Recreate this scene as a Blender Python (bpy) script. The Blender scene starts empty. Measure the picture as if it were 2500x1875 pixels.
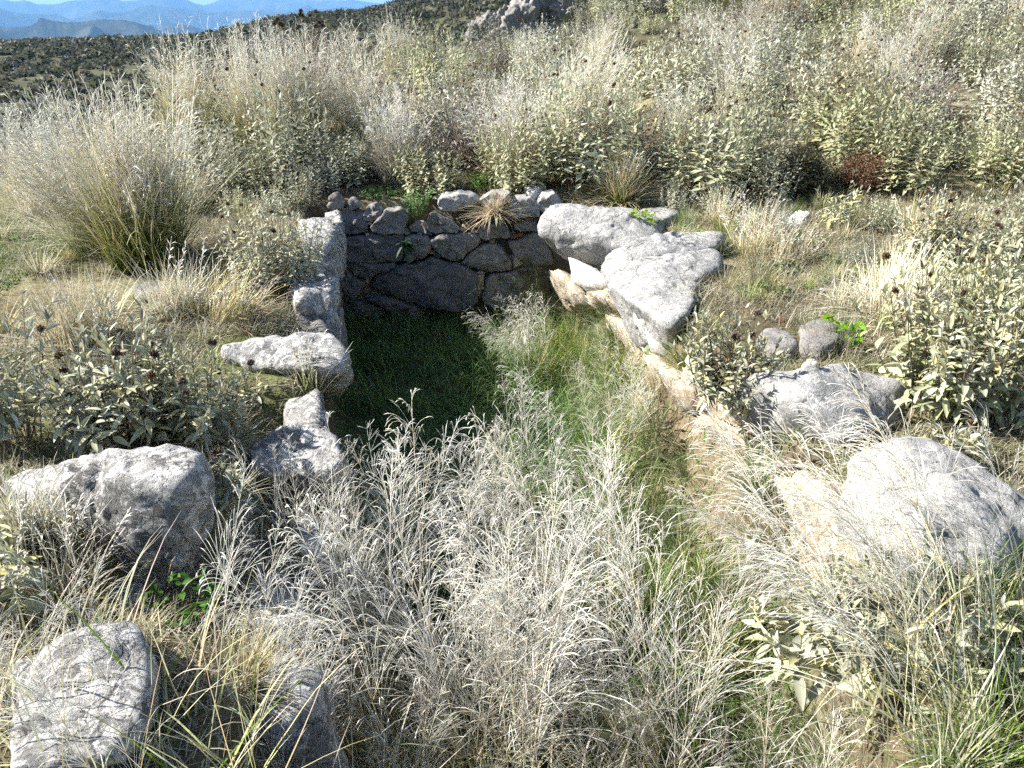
import bpy, bmesh, math
import numpy as np
from mathutils import Vector, Matrix

R_ = math.radians
rng = np.random.default_rng(11)
scene = bpy.context.scene
COL = scene.collection

# ------------------------------------------------------------------ camera
PITCH = R_(24.1); CAM_Z = 1.6; F_PX = 1889.0; CX, CY = 1250.0, 937.5
cam_d = bpy.data.cameras.new('camera'); cam = bpy.data.objects.new('camera', cam_d)
COL.objects.link(cam)
cam.location = (0, 0, CAM_Z)
cam.rotation_euler = (math.pi / 2 - PITCH, 0, 0)
cam_d.sensor_width = 36.0; cam_d.lens = 36.0 * F_PX / 2500.0
cam_d.clip_start = 0.05; cam_d.clip_end = 60000
scene.camera = cam

# ------------------------------------------------------------------ light
SUN_EL = R_(38.0); SUN_AZ = R_(-82.0)          # clockwise from +Y: from the left, a little behind
sun_dir = Vector((math.sin(SUN_AZ) * math.cos(SUN_EL), math.cos(SUN_AZ) * math.cos(SUN_EL), math.sin(SUN_EL)))
world = bpy.data.worlds.new('World'); scene.world = world; world.use_nodes = True
wn = world.node_tree.nodes; wl = world.node_tree.links
sky = wn.new('ShaderNodeTexSky'); sky.sky_type = 'NISHITA'; sky.sun_disc = False
sky.sun_elevation = SUN_EL; sky.sun_rotation = SUN_AZ % (2 * math.pi)
sky.altitude = 200; sky.air_density = 1.0; sky.dust_density = 1.2
wl.new(sky.outputs[0], wn['Background'].inputs[0]); wn['Background'].inputs[1].default_value = 0.05
sd = bpy.data.lights.new('sun', 'SUN'); sd.energy = 5.0; sd.angle = R_(0.5); sd.color = (1.0, 0.965, 0.90)
sun = bpy.data.objects.new('sun', sd); COL.objects.link(sun)
sun.rotation_euler = sun_dir.to_track_quat('Z', 'Y').to_euler()
scene.view_settings.view_transform = 'Standard'; scene.view_settings.look = 'None'
scene.view_settings.exposure = 1.65; scene.view_settings.gamma = 1.0
scene.cycles.max_bounces = 4; scene.cycles.diffuse_bounces = 2; scene.cycles.glossy_bounces = 2
scene.cycles.transmission_bounces = 3; scene.cycles.volume_bounces = 1
scene.cycles.use_adaptive_sampling = True; scene.cycles.adaptive_threshold = 0.03
scene.cycles.use_denoising = False

# ------------------------------------------------------------------ numpy helpers
def ray(px, py):
    a = (px - CX) / F_PX; b = (CY - py) / F_PX
    return np.array([a, math.cos(PITCH) + b * math.sin(PITCH), -math.sin(PITCH) + b * math.cos(PITCH)])
def at_z(px, py, z):
    d = ray(px, py); t = (z - CAM_Z) / d[2]; return np.array([0, 0, CAM_Z]) + d * t
def at_y(px, py, y):
    d = ray(px, py); return np.array([0, 0, CAM_Z]) + d * (y / d[1])
def unit(v):
    return v / np.maximum(np.linalg.norm(v, axis=-1, keepdims=True), 1e-9)
def sstep(a, b, x):
    t = np.clip((x - a) / (b - a), 0, 1); return t * t * (3 - 2 * t)
def _hash(i, j, k):
    h = (i.astype(np.int64) * 374761393 + j.astype(np.int64) * 668265263 + k.astype(np.int64) * 2147483647) & 0xFFFFFFFF
    h = ((h ^ (h >> 13)) * 1274126177) & 0xFFFFFFFF
    h = ((h ^ (h >> 16)) * 2246822519) & 0xFFFFFFFF
    return ((h >> 8) & 0xFFFF) / 32767.5 - 1.0
def vnoise(P):
    P = np.asarray(P, float); I = np.floor(P).astype(np.int64); f = P - I; f = f * f * (3 - 2 * f)
    out = 0
    for dx in (0, 1):
        wx = f[..., 0] if dx else 1 - f[..., 0]
        for dy in (0, 1):
            wy = f[..., 1] if dy else 1 - f[..., 1]
            for dz in (0, 1):
                wz = f[..., 2] if dz else 1 - f[..., 2]
                out = out + wx * wy * wz * _hash(I[..., 0] + dx, I[..., 1] + dy, I[..., 2] + dz)
    return out
def fbm(P, o=4, g=0.5):
    s = 0; a = 1.0; P = np.asarray(P, float)
    for k in range(o):
        s = s + a * vnoise(P + 17.3 * k); P = P * 2.03; a *= g
    return s
def ridged(P, o=4):
    s = 0; a = 1.0
    for k in range(o):
        s = s + a * (1 - 2 * np.abs(vnoise(P + 9.1 * k))); P = P * 2.1; a *= 0.5
    return s

class Acc:
    def __init__(s): s.V = []; s.Q = []; s.T = []; s.C = []; s.n = 0
    def add(s, V, Q=None, T=None, C=(1, 1, 1)):
        V = np.asarray(V, float).reshape(-1, 3); m = len(V)
        if m == 0: return
        s.V.append(V)
        if Q is not None and len(Q): s.Q.append(np.asarray(Q) + s.n)
        if T is not None and len(T): s.T.append(np.asarray(T) + s.n)
        C = np.asarray(C, float)
        s.C.append(np.broadcast_to(C, (m, 3)) if C.ndim == 1 else C.reshape(-1, 3))
        s.n += m
    def mesh(s, name, mat, smooth=False):
        V = np.concatenate(s.V) if s.V else np.zeros((0, 3)); C = np.concatenate(s.C) if s.C else np.zeros((0, 3))
        Q = np.concatenate(s.Q) if s.Q else np.zeros((0, 4), int)
        T = np.concatenate(s.T) if s.T else np.zeros((0, 3), int)
        me = bpy.data.meshes.new(name)
        me.vertices.add(len(V)); me.vertices.foreach_set('co', V.astype(np.float32).ravel())
        loops = np.concatenate([Q.ravel(), T.ravel()]).astype(np.int32)
        me.loops.add(len(loops)); me.loops.foreach_set('vertex_index', loops)
        tot = np.concatenate([np.full(len(Q), 4), np.full(len(T), 3)]).astype(np.int32)
        st = np.concatenate([[0], np.cumsum(tot)[:-1]]).astype(np.int32) if len(tot) else tot
        me.polygons.add(len(tot)); me.polygons.foreach_set('loop_start', st); me.polygons.foreach_set('loop_total', tot)
        if smooth: me.polygons.foreach_set('use_smooth', np.ones(len(tot), bool))
        at = me.color_attributes.new('Col', 'FLOAT_COLOR', 'POINT')
        at.data.foreach_set('color', np.concatenate([C, np.ones((len(C), 1))], 1).astype(np.float32).ravel())
        me.update(calc_edges=True); me.materials.append(mat)
        return me

def tag(o, label=None, cat=None, group=None, kind=None):
    if label: o['label'] = label
    if cat: o['category'] = cat
    if group: o['group'] = group
    if kind: o['kind'] = kind
    return o
def obj(name, me, parent=None, loc=None):
    o = bpy.data.objects.new(name, me); COL.objects.link(o)
    if parent is not None: o.parent = parent
    if loc is not None: o.location = loc
    return o
def thing(name, loc, label, cat, group=None):
    o = bpy.data.objects.new(name, None); COL.objects.link(o); o.location = loc
    o.empty_display_size = 0.1
    return tag(o, label, cat, group)

def perp(T):
    ref = np.where(np.abs(T[..., 2:3]) > 0.9, np.array([1.0, 0, 0]), np.array([0, 0, 1.0]))
    a = unit(np.cross(T, ref)); return a, np.cross(T, a)
def tubes(P, r, sides=3):
    """P [N,K,3], r [N,K] -> verts, quads"""
    N, K, _ = P.shape
    T = unit(np.gradient(P, axis=1)); a, b = perp(T)
    ang = np.arange(sides) * 2 * np.pi / sides
    V = P[:, :, None, :] + r[:, :, None, None] * (np.cos(ang)[:, None] * a[:, :, None, :] + np.sin(ang)[:, None] * b[:, :, None, :])
    idx = np.arange(N * K * sides).reshape(N, K, sides)
    q = np.stack([idx[:, :-1, :], np.roll(idx[:, :-1, :], -1, 2), np.roll(idx[:, 1:, :], -1, 2), idx[:, 1:, :]], -1)
    return V.reshape(-1, 3), q.reshape(-1, 4)
def ribbons(P, w, side):
    N, K, _ = P.shape
    V = np.stack([P - w[:, :, None] * side, P + w[:, :, None] * side], 2)
    idx = np.arange(N * K * 2).reshape(N, K, 2)
    q = np.stack([idx[:, :-1, 0], idx[:, :-1, 1], idx[:, 1:, 1], idx[:, 1:, 0]], -1)
    return V.reshape(-1, 3), q.reshape(-1, 4)
def grow(P0, D0, L, droop, K, wob=0.0, r=rng):
    """strands starting at P0 along D0, bending to the ground as they go"""
    N = len(P0); P = np.zeros((N, K + 1, 3)); P[:, 0] = P0; D = unit(D0)
    L = np.broadcast_to(L, (N,)); droop = np.broadcast_to(droop, (N,))
    for k in range(K):
        D = unit(D + np.array([0, 0, -1.0]) * (droop * (0.4 + 1.2 * k / K) / K)[:, None] + (r.normal(0, wob, (N, 3)) if wob else 0))
        P[:, k + 1] = P[:, k] + D * (L / K)[:, None]
    return P
def percol(c, N, K, per, var=0.12, r=rng):
    """colour per strand with variation; c is [3] or [K,3]"""
    c = np.asarray(c, float)
    base = np.broadcast_to(c, (K, 3)) if c.ndim == 1 else c
    f = 1 + r.normal(0, var, (N, 1, 1)); h = 1 + r.normal(0, var * 0.35, (N, 1, 3))
    return np.repeat(np.clip(base[None] * f * h, 0.01, 0.95)[:, :, None, :], per, 2).reshape(-1, 3)

# ------------------------------------------------------------------ materials
def new_mat(name):
    m = bpy.data.materials.new(name); m.use_nodes = True
    nt = m.node_tree; nt.nodes.clear()
    return m, nt.nodes, nt.links
def n_(nodes, t, **kw):
    n = nodes.new(t)
    for k, v in kw.items(): setattr(n, k, v)
    return n
def plant_mat(name, transl=0.3, spread=0.16, sat=1.0):
    m, N, L = new_mat(name)
    out = n_(N, 'ShaderNodeOutputMaterial'); at = n_(N, 'ShaderNodeAttribute', attribute_name='Col')
    oi = n_(N, 'ShaderNodeObjectInfo'); mr = n_(N, 'ShaderNodeMapRange')
    mr.inputs[3].default_value = 1 - spread; mr.inputs[4].default_value = 1 + spread
    L.new(oi.outputs['Random'], mr.inputs[0])
    hs = n_(N, 'ShaderNodeHueSaturation'); m2 = n_(N, 'ShaderNodeMath', operation='MULTIPLY'); m2.inputs[1].default_value = 7.31; m3 = n_(N, 'ShaderNodeMath', operation='FRACT'); m4 = n_(N, 'ShaderNodeMapRange')
    m4.inputs[3].default_value = 0.65 * sat; m4.inputs[4].default_value = 1.45 * sat
    L.new(oi.outputs['Random'], m2.inputs[0]); L.new(m2.outputs[0], m3.inputs[0]); L.new(m3.outputs[0], m4.inputs[0]); L.new(m4.outputs[0], hs.inputs['Saturation'])
    L.new(at.outputs['Color'], hs.inputs['Color']); L.new(mr.outputs[0], hs.inputs['Value'])
    d = n_(N, 'ShaderNodeBsdfPrincipled'); d.inputs['Roughness'].default_value = 0.65
    d.inputs['Specular IOR Level'].default_value = 0.25
    t = n_(N, 'ShaderNodeBsdfTranslucent'); mx = n_(N, 'ShaderNodeMixShader'); mx.inputs[0].default_value = transl
    L.new(hs.outputs[0], d.inputs['Base Color']); L.new(hs.outputs[0], t.inputs['Color'])
    L.new(d.outputs[0], mx.inputs[1]); L.new(t.outputs[0], mx.inputs[2]); L.new(mx.outputs[0], out.inputs[0])
    return m
def rock_mat(name, light, dark, stain, lichen, li_amt=0.5, stain_amt=0.45, bump=0.6, scale=1.0):
    m, N, L = new_mat(name)
    out = n_(N, 'ShaderNodeOutputMaterial'); b = n_(N, 'ShaderNodeBsdfPrincipled')
    b.inputs['Roughness'].default_value = 0.92; b.inputs['Specular IOR Level'].default_value = 0.2
    g = n_(N, 'ShaderNodeNewGeometry')
    def noise(s, det=8, rough=0.6, dist=0.0):
        n = n_(N, 'ShaderNodeTexNoise'); n.inputs['Scale'].default_value = s * scale; n.inputs['Detail'].default_value = det
        n.inputs['Roughness'].default_value = rough; n.inputs['Distortion'].default_value = dist
        L.new(g.outputs['Position'], n.inputs['Vector']); return n
    def ramp(src, p0, p1, c0=(0, 0, 0, 1), c1=(1, 1, 1, 1)):
        r = n_(N, 'ShaderNodeValToRGB'); r.color_ramp.elements[0].position = p0; r.color_ramp.elements[1].position = p1
        r.color_ramp.elements[0].color = c0; r.color_ramp.elements[1].color = c1
        L.new(src, r.inputs[0]); return r
    def mix(f, a, c):
        x = n_(N, 'ShaderNodeMix', data_type='RGBA')
        L.new(f, x.inputs['Factor'])
        for s, i in ((a, 6), (c, 7)):
            if isinstance(s, tuple): x.inputs[i].default_value = (*s, 1)
            else: L.new(s, x.inputs[i])
        return x.outputs[2]
    n1 = noise(7, 10, 0.65, 0.4); c = mix(ramp(n1.outputs['Fac'], 0.35, 0.68).outputs[0], dark, light)
    n2 = noise(3.1, 6, 0.6, 0.8); c = mix(ramp(n2.outputs['Fac'], 1 - stain_amt, 1 - stain_amt + 0.18).outputs[0], c, stain)
    n3 = noise(13, 9, 0.7, 1.2); c = mix(ramp(n3.outputs['Fac'], 1.02 - li_amt, 1.10 - li_amt).outputs[0], c, lichen)
    n4 = noise(46, 6, 0.75); c = mix(ramp(n4.outputs['Fac'], 0.36, 0.42, (1, 1, 1, 1), (0, 0, 0, 1)).outputs[0], c, tuple(0.45 * v for v in dark))
    L.new(c, b.inputs['Base Color'])
    vo = n_(N, 'ShaderNodeTexVoronoi', feature='DISTANCE_TO_EDGE'); vo.inputs['Scale'].default_value = 2.6 * scale
    mxv = n_(N, 'ShaderNodeVectorMath', operation='ADD'); sc = n_(N, 'ShaderNodeVectorMath', operation='SCALE'); sc.inputs['Scale'].default_value = 0.28
    L.new(n2.outputs['Color'], sc.inputs[0]); L.new(g.outputs['Position'], mxv.inputs[0]); L.new(sc.outputs[0], mxv.inputs[1])
    L.new(mxv.outputs[0], vo.inputs['Vector'])
    cr = ramp(vo.outputs['Distance'], 0.0, 0.025)
    c = mix(ramp(vo.outputs['Distance'], 0.0, 0.012, (1, 1, 1, 1), (0, 0, 0, 1)).outputs[0], c, tuple(0.35 * v for v in dark)); L.new(c, b.inputs['Base Color'])
    b1 = n_(N, 'ShaderNodeBump'); b1.inputs['Strength'].default_value = bump; b1.inputs['Distance'].default_value = 0.05
    L.new(n1.outputs['Fac'], b1.inputs['Height'])
    b2 = n_(N, 'ShaderNodeBump'); b2.inputs['Strength'].default_value = bump; b2.inputs['Distance'].default_value = 0.012
    L.new(n4.outputs['Fac'], b2.inputs['Height']); L.new(b1.outputs[0], b2.inputs['Normal'])
    b3 = n_(N, 'ShaderNodeBump'); b3.inputs['Strength'].default_value = 0.35; b3.inputs['Distance'].default_value = 0.008
    L.new(cr.outputs[0], b3.inputs['Height']); L.new(b2.outputs[0], b3.inputs['Normal'])
    L.new(b3.outputs[0], b.inputs['Normal']); L.new(b.outputs[0], out.inputs[0])
    return m
def ground_mat():
    m, N, L = new_mat('earth')
    out = n_(N, 'ShaderNodeOutputMaterial'); b = n_(N, 'ShaderNodeBsdfPrincipled'); b.inputs['Roughness'].default_value = 1.0
    b.inputs['Specular IOR Level'].default_value = 0.1
    at = n_(N, 'ShaderNodeAttribute', attribute_name='Col'); g = n_(N, 'ShaderNodeNewGeometry')
    n = n_(N, 'ShaderNodeTexNoise'); n.inputs['Scale'].default_value = 9; n.inputs['Detail'].default_value = 10; n.inputs['Roughness'].default_value = 0.75
    L.new(g.outputs['Position'], n.inputs['Vector'])
    mr = n_(N, 'ShaderNodeMapRange'); mr.inputs[1].default_value = 0.3; mr.inputs[2].default_value = 0.7; mr.inputs[3].default_value = 0.45; mr.inputs[4].default_value = 1.5
    L.new(n.outputs['Fac'], mr.inputs[0])
    mx = n_(N, 'ShaderNodeVectorMath', operation='SCALE'); L.new(at.outputs['Color'], mx.inputs[0]); L.new(mr.outputs[0], mx.inputs['Scale'])
    bp = n_(N, 'ShaderNodeBump'); bp.inputs['Strength'].default_value = 0.9; bp.inputs['Distance'].default_value = 0.03
    L.new(n.outputs['Fac'], bp.inputs['Height']); L.new(bp.outputs[0], b.inputs['Normal'])
    L.new(mx.outputs[0], b.inputs['Base Color']); L.new(b.outputs[0], out.inputs[0])
    return m
def far_mat():
    m, N, L = new_mat('mountain_slope')
    out = n_(N, 'ShaderNodeOutputMaterial'); b = n_(N, 'ShaderNodeBsdfPrincipled'); b.inputs['Roughness'].default_value = 1.0
    b.inputs['Specular IOR Level'].default_value = 0.0
    g = n_(N, 'ShaderNodeNewGeometry'); n = n_(N, 'ShaderNodeTexNoise'); n.inputs['Scale'].default_value = 0.006; n.inputs['Detail'].default_value = 9
    n.inputs['Roughness'].default_value = 0.65
    L.new(g.outputs['Position'], n.inputs['Vector'])
    r = n_(N, 'ShaderNodeValToRGB'); e = r.color_ramp.elements
    e[0].position = 0.42; e[0].color = (0.018, 0.026, 0.022, 1); e[1].position = 0.72; e[1].color = (0.085, 0.08, 0.06, 1)
    L.new(n.outputs['Fac'], r.inputs[0]); L.new(r.outputs[0], b.inputs['Base Color']); L.new(b.outputs[0], out.inputs[0])
    return m
M_STRAW = plant_mat('dry_straw', 0.25, 0.22)
M_LEAF = plant_mat('felted_leaf', 0.22, 0.30)
M_GREEN = plant_mat('green_blade', 0.35, 0.10)
M_HEAD = plant_mat('dry_seed_head', 0.05, 0.25)
M_GROUND = ground_mat(); M_FAR = far_mat()
M_ROCK = rock_mat('pale_limestone', (0.42, 0.405, 0.38), (0.25, 0.245, 0.24), (0.30, 0.285, 0.265), (0.54, 0.525, 0.49), 0.48, 0.44, 0.8)
M_ROCKL = rock_mat('lichened_limestone', (0.45, 0.435, 0.41), (0.19, 0.18, 0.175), (0.13, 0.122, 0.115), (0.60, 0.585, 0.56), 0.54, 0.50, 0.9, 1.3)
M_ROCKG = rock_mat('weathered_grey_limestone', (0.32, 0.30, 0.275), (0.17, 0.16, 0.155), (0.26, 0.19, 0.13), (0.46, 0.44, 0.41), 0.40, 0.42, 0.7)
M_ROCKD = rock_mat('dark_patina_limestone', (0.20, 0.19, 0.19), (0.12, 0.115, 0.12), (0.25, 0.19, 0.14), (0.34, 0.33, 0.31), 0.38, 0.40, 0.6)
M_ROCKT = rock_mat('tan_limestone', (0.46, 0.40, 0.31), (0.34, 0.26, 0.17), (0.36, 0.22, 0.12), (0.56, 0.53, 0.47), 0.52, 0.42, 0.8)
M_ROCKW = rock_mat('broken_white_limestone', (0.58, 0.56, 0.52), (0.46, 0.43, 0.39), (0.48, 0.41, 0.32), (0.62, 0.60, 0.58), 0.52, 0.34, 0.5)
M_CLAY = rock_mat('fired_clay', (0.26, 0.11, 0.065), (0.17, 0.08, 0.05), (0.22, 0.11, 0.075), (0.30, 0.17, 0.11), 0.4, 0.35, 0.4, 3)

# ------------------------------------------------------------------ terrain
PIT_ = np.array([at_z(*p, 0.0)[:2] for p in
    [(770, 520), (1060, 512), (1440, 530), (1590, 650), (1670, 790), (1830, 950), (2050, 1140), (2190, 1400), (2230, 1700), (2300, 2150), (1300, 2300),
     (700, 2200), (620, 1850), (690, 1560), (750, 1300), (780, 1060), (790, 860), (745, 760), (748, 600)]])
YB = at_z(1060, 525, 0.0)[1]
TERR = np.array([at_z(*p, 0.0)[:2] for p in [(560, 935), (860, 935), (860, 1650), (560, 1600), (440, 1480), (150, 1440), (90, 1370), (330, 1260), (500, 1230), (600, 1090)]])
def pit_sd(x, y, PIT=None):
    """signed distance to the pit outline, positive inside"""
    PIT = PIT_ if PIT is None else PIT
    x = np.asarray(x, float); y = np.asarray(y, float); d2 = np.full(x.shape, 1e18); ins = np.zeros(x.shape, bool)
    for i in range(len(PIT)):
        ax, ay = PIT[i]; bx, by = PIT[(i + 1) % len(PIT)]
        ex, ey = bx - ax, by - ay; t = np.clip(((x - ax) * ex + (y - ay) * ey) / (ex * ex + ey * ey), 0, 1)
        d2 = np.minimum(d2, (x - ax - t * ex) ** 2 + (y - ay - t * ey) ** 2)
        c = ((ay > y) != (by > y)); ins ^= c & (x < (bx - ax) * (y - ay) / np.where(by == ay, 1e-9, by - ay) + ax)
    d = np.sqrt(d2); return np.where(ins, d, -d)
SKY_PX = [(-900, 130), (-200, 112), (0, 108), (250, 103), (480, 94), (560, 76), (700, 48), (850, 36), (960, 18), (1010, -2), (1100, -40), (1400, -95), (1800, -170), (2500, -260), (3300, -300)]
_az = np.array([math.atan2(ray(*p)[0], ray(*p)[1]) for p in SKY_PX])
_tn = np.array([ray(*p)[2] / math.hypot(*ray(*p)[:2]) for p in SKY_PX])
RIDGE = 240.0
def ground(x, y):
    x = np.asarray(x, float); y = np.asarray(y, float)
    P = np.stack([x, y, np.zeros_like(x)], -1)
    r = np.hypot(x, y); az = np.arctan2(x, y)
    near = 0.05 * fbm(P * 0.9, 3) + 0.02 * fbm(P * 4, 2)
    bk = np.maximum(0, y - 7.6)
    near = near + bk * (0.085 - 0.035 * sstep(-2.2, -.5, x) * sstep(3.0, 1.2, x) + 0.035 * sstep(0.0, 4.0, x)) - 0.20 * bk * sstep(-3.6, -6.5, x) + 0.05 * sstep(1.0, 3.5, x) * np.maximum(0, x - 1.0)
    near = near + 0.10 * sstep(YB - 0.3, YB + 0.8, y)
    near = np.where(y < -1, near * 0, near)
    hr = CAM_Z + RIDGE * np.interp(az, _az, _tn)
    val = -7.0 * sstep(0.05, -0.25, az) + 3.0 * sstep(0.0, 0.5, az)
    t1 = sstep(70, RIDGE, r)
    far = val * (1 - t1) + hr * t1 + fbm(P * 0.02, 4) * 1.2 * sstep(20, 80, r) * (1 - 0.75 * sstep(150, RIDGE, r))
    far = far * (1 - sstep(RIDGE, 1400, r)) + sstep(RIDGE, 1400, r) * (-70 + 5 * fbm(P * 0.003, 3))
    far = np.where(y < 0, np.minimum(far, 0) - 0.02 * r, far)
    t = sstep(16, 60, r)
    h = near * (1 - t) + far * t
    h = h - 0.30 * sstep(-0.08, 0.16, pit_sd(x, y, TERR))
    sdp = pit_sd(x, y)
    floor = -0.95 - 0.18 * sstep(2.5, 6.5, y) + 0.05 * fbm(P * 2.2, 3) + 0.30 * sstep(0.55, 0.1, sdp) * sstep(-0.1, 0.6, x) * sstep(7.2, 5.5, y) * sstep(2.4, 3.4, y)
    w = sstep(-0.10, 0.13, sdp + 0.03 * fbm(P * 7, 2))
    floor = floor + 0.0 * x
    # the right bank leans outward
    w = np.where(x > 0.0, sstep(-0.08, 0.20, sdp + 0.09 * fbm(P * 5, 4)), w)
    return h * (1 - w) + floor * w
def gz(x, y): return float(ground(np.array([x]), np.array([y]))[0])
def at_ground(px, py, lift=0.0):
    d = ray(px, py); t = np.linspace(0.8, 60, 3000); p = d[None] * t[:, None] + np.array([0, 0, CAM_Z])
    h = ground(p[:, 0], p[:, 1]) + lift; k = np.argmax(p[:, 2] <= h)
    if p[k, 2] > h[k]: k = len(t) - 1
    q = p[k].copy(); q[2] = h[k] - lift; return q
def axis(lo, hi, step, end0, end1, gr):
    a = list(np.arange(lo, hi, step)); s = step; v = lo
    while v > end0: s *= gr; v -= s; a.insert(0, v)
    s = step; v = a[-1]
    while v < end1: s *= gr; v += s; a.append(v)
    return np.array(a)
gx = axis(-4.5, 5.0, 0.065, -11500, 11500, 1.10); gy = axis(0.9, 9.0, 0.065, -900, 13500, 1.10)
X, Y = np.meshgrid(gx, gy, indexing='ij'); Z = ground(X, Y)
sdp = pit_sd(X, Y); rr = np.hypot(X, Y); nn = fbm(np.stack([X, Y, Z], -1) * 1.7, 4)[..., None]; n2 = fbm(np.stack([X, Y, Z], -1) * 0.35 + 40, 3)[..., None]
c_soil = np.array([0.125, 0.10, 0.06]); c_thatch = np.array([0.27, 0.235, 0.14]); c_moss = np.array([0.10, 0.13, 0.04]); c_scrub = np.array([0.075, 0.075, 0.04])
C = c_soil + (c_thatch - c_soil) * sstep(-0.4, 0.5, nn); C = C + (c_moss - C) * 0.55 * sstep(0.3, 0.8, n2)
C = C + (c_scrub * (1 + 0.5 * nn) - C) * sstep(12, 24, rr)[..., None]
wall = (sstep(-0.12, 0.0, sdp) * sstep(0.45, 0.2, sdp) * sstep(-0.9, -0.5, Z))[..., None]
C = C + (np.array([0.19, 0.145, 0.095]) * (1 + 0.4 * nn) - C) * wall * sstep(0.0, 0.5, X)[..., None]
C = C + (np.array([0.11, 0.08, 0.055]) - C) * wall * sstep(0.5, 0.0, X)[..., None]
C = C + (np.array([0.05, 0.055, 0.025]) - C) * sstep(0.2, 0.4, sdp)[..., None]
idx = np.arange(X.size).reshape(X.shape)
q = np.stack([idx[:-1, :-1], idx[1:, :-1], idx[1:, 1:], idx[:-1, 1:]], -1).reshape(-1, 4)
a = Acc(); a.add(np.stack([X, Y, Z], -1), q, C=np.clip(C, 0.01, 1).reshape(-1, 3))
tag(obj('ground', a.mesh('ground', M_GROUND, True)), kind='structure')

def mountain(name, pts, D, depth, zb, rough, seed):
    """a range whose crest passes the given directions at distance D"""
    px = np.arange(pts[0][0], pts[-1][0] + 1, 4.0)
    py = np.interp(px, [p[0] for p in pts], [p[1] for p in pts])
    nu = len(px); nv = 41; V = np.zeros((nu, nv, 3))
    for i in range(nu):
        d = ray(px[i], py[i]); d = d / math.hypot(d[0], d[1])
        for j in range(nv):
            s = (j - (nv - 1) / 2) / ((nv - 1) / 2)
            rr = D + s * depth; prof = (1 - abs(s) ** 1.15)
            V[i, j] = (d[0] * rr, d[1] * rr, zb + (CAM_Z + D * d[2] - zb) * prof)
    S = np.broadcast_to(np.linspace(-1, 1, nv), (nu, nv))
    n = ridged(V * np.array([1, 1, 0]) / (depth * 0.45) + seed, 5)
    V[..., 2] += (n - 0.9) * rough * (1 - (1 - np.abs(S)) ** 2) * (1 - np.abs(S)) * 2 + rough * 0.05 * fbm(V / (depth * 0.08) + seed, 3)
    idx = np.arange(nu * nv).reshape(nu, nv)
    q = np.stack([idx[:-1, :-1], idx[1:, :-1], idx[1:, 1:], idx[:-1, 1:]], -1).reshape(-1, 4)
    a = Acc(); a.add(V, q); return tag(obj(name, a.mesh(name, M_FAR, True)), kind='structure')
mountain('mountain', [(-500, 30), (-200, 14), (0, 0), (35, 4), (60, 2), (92, 13), (105, 11), (137, 13), (175, 2), (200, 0), (250, -6), (300, 0), (430, -4), (480, 8), (498, 12), (520, 5), (560, -4), (640, -10), (760, 0), (870, 2), (930, 8), (1050, 20), (1300, 40), (1800, 90)], 10500, 2300, -75, 200, 3.0)
mountain('mountain', [(-400, 60), (-100, 42), (0, 34), (150, 38), (180, 50), (230, 40), (300, 28), (370, 13), (430, 20), (520, 30), (650, 24), (800, 22), (1000, 40), (1300, 70), (1700, 95)], 7600, 1500, -75, 140, 8.0)
mountain('headland', [(-300, 100), (0, 72), (40, 70), (75, 64), (95, 50), (120, 48), (160, 54), (200, 54), (240, 47), (300, 46), (330, 52), (370, 66), (400, 80), (430, 92), (500, 104)], 3600, 700, -78, 70, 5.0)
mountain('headland', [(380, 100), (400, 70), (420, 61), (450, 60), (480, 66), (510, 76), (560, 92), (640, 110)], 4600, 500, -78, 60, 2.0)

# low scrub covering the far hillside (a mass, past counting)
def leaf_tris(P, size, r, col, var=0.25):
    n = len(P); d = unit(r.normal(0, 1, (n, 3))); s = unit(np.cross(d, r.normal(0, 1, (n, 3))))
    sz = np.broadcast_to(size, (n,))[:, None] * r.uniform(0.6, 1.3, (n, 1))
    V = np.stack([P - d * sz, P + s * sz * 0.55, P + d * sz, P - s * sz * 0.55], 1)
    c = np.clip(np.asarray(col) * (1 + r.normal(0, var, (n, 1))), 0.005, 0.9)
    return V.reshape(-1, 3), np.arange(n * 4).reshape(n, 4), np.repeat(c, 4, 0)
r2 = np.random.default_rng(5); a = Acc()
NB = 9000
ri = 24 + 226 * r2.uniform(0, 1, NB) ** .7; ai = r2.uniform(-0.72, 0.68, NB)
bx_, by_ = ri * np.sin(ai), ri * np.cos(ai); bz_ = ground(bx_, by_)
bs = r2.uniform(0.25, 0.85, NB) * (0.9 + ri / 170); per = 22
dirs = unit(r2.normal(0, 1, (NB, per, 3))); dirs[..., 2] = np.abs(dirs[..., 2])
rad = r2.uniform(0.55, 1.0, (NB, per, 1)) * bs[:, None, None]
P = np.stack([bx_, by_, bz_], -1)[:, None] + dirs * rad * np.array([1, 1, 0.75])
kind = r2.uniform(0, 1, NB)[:, None]
cb = np.where(kind < 0.45, np.array([0.06, 0.07, 0.03]), np.where(kind < 0.8, np.array([0.085, 0.085, 0.045]), np.array([0.12, 0.11, 0.07])))
V, Q, Cc = leaf_tris(P.reshape(-1, 3), np.repeat(bs * 0.42, per), r2, np.repeat(cb, per, 0))
a.add(V, Q, C=Cc)
tag(obj('hillside_scrub', a.mesh('hillside_scrub', M_GREEN)), 'dark green and brown scrub covering the far hillside', 'scrub', kind='stuff')

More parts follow.
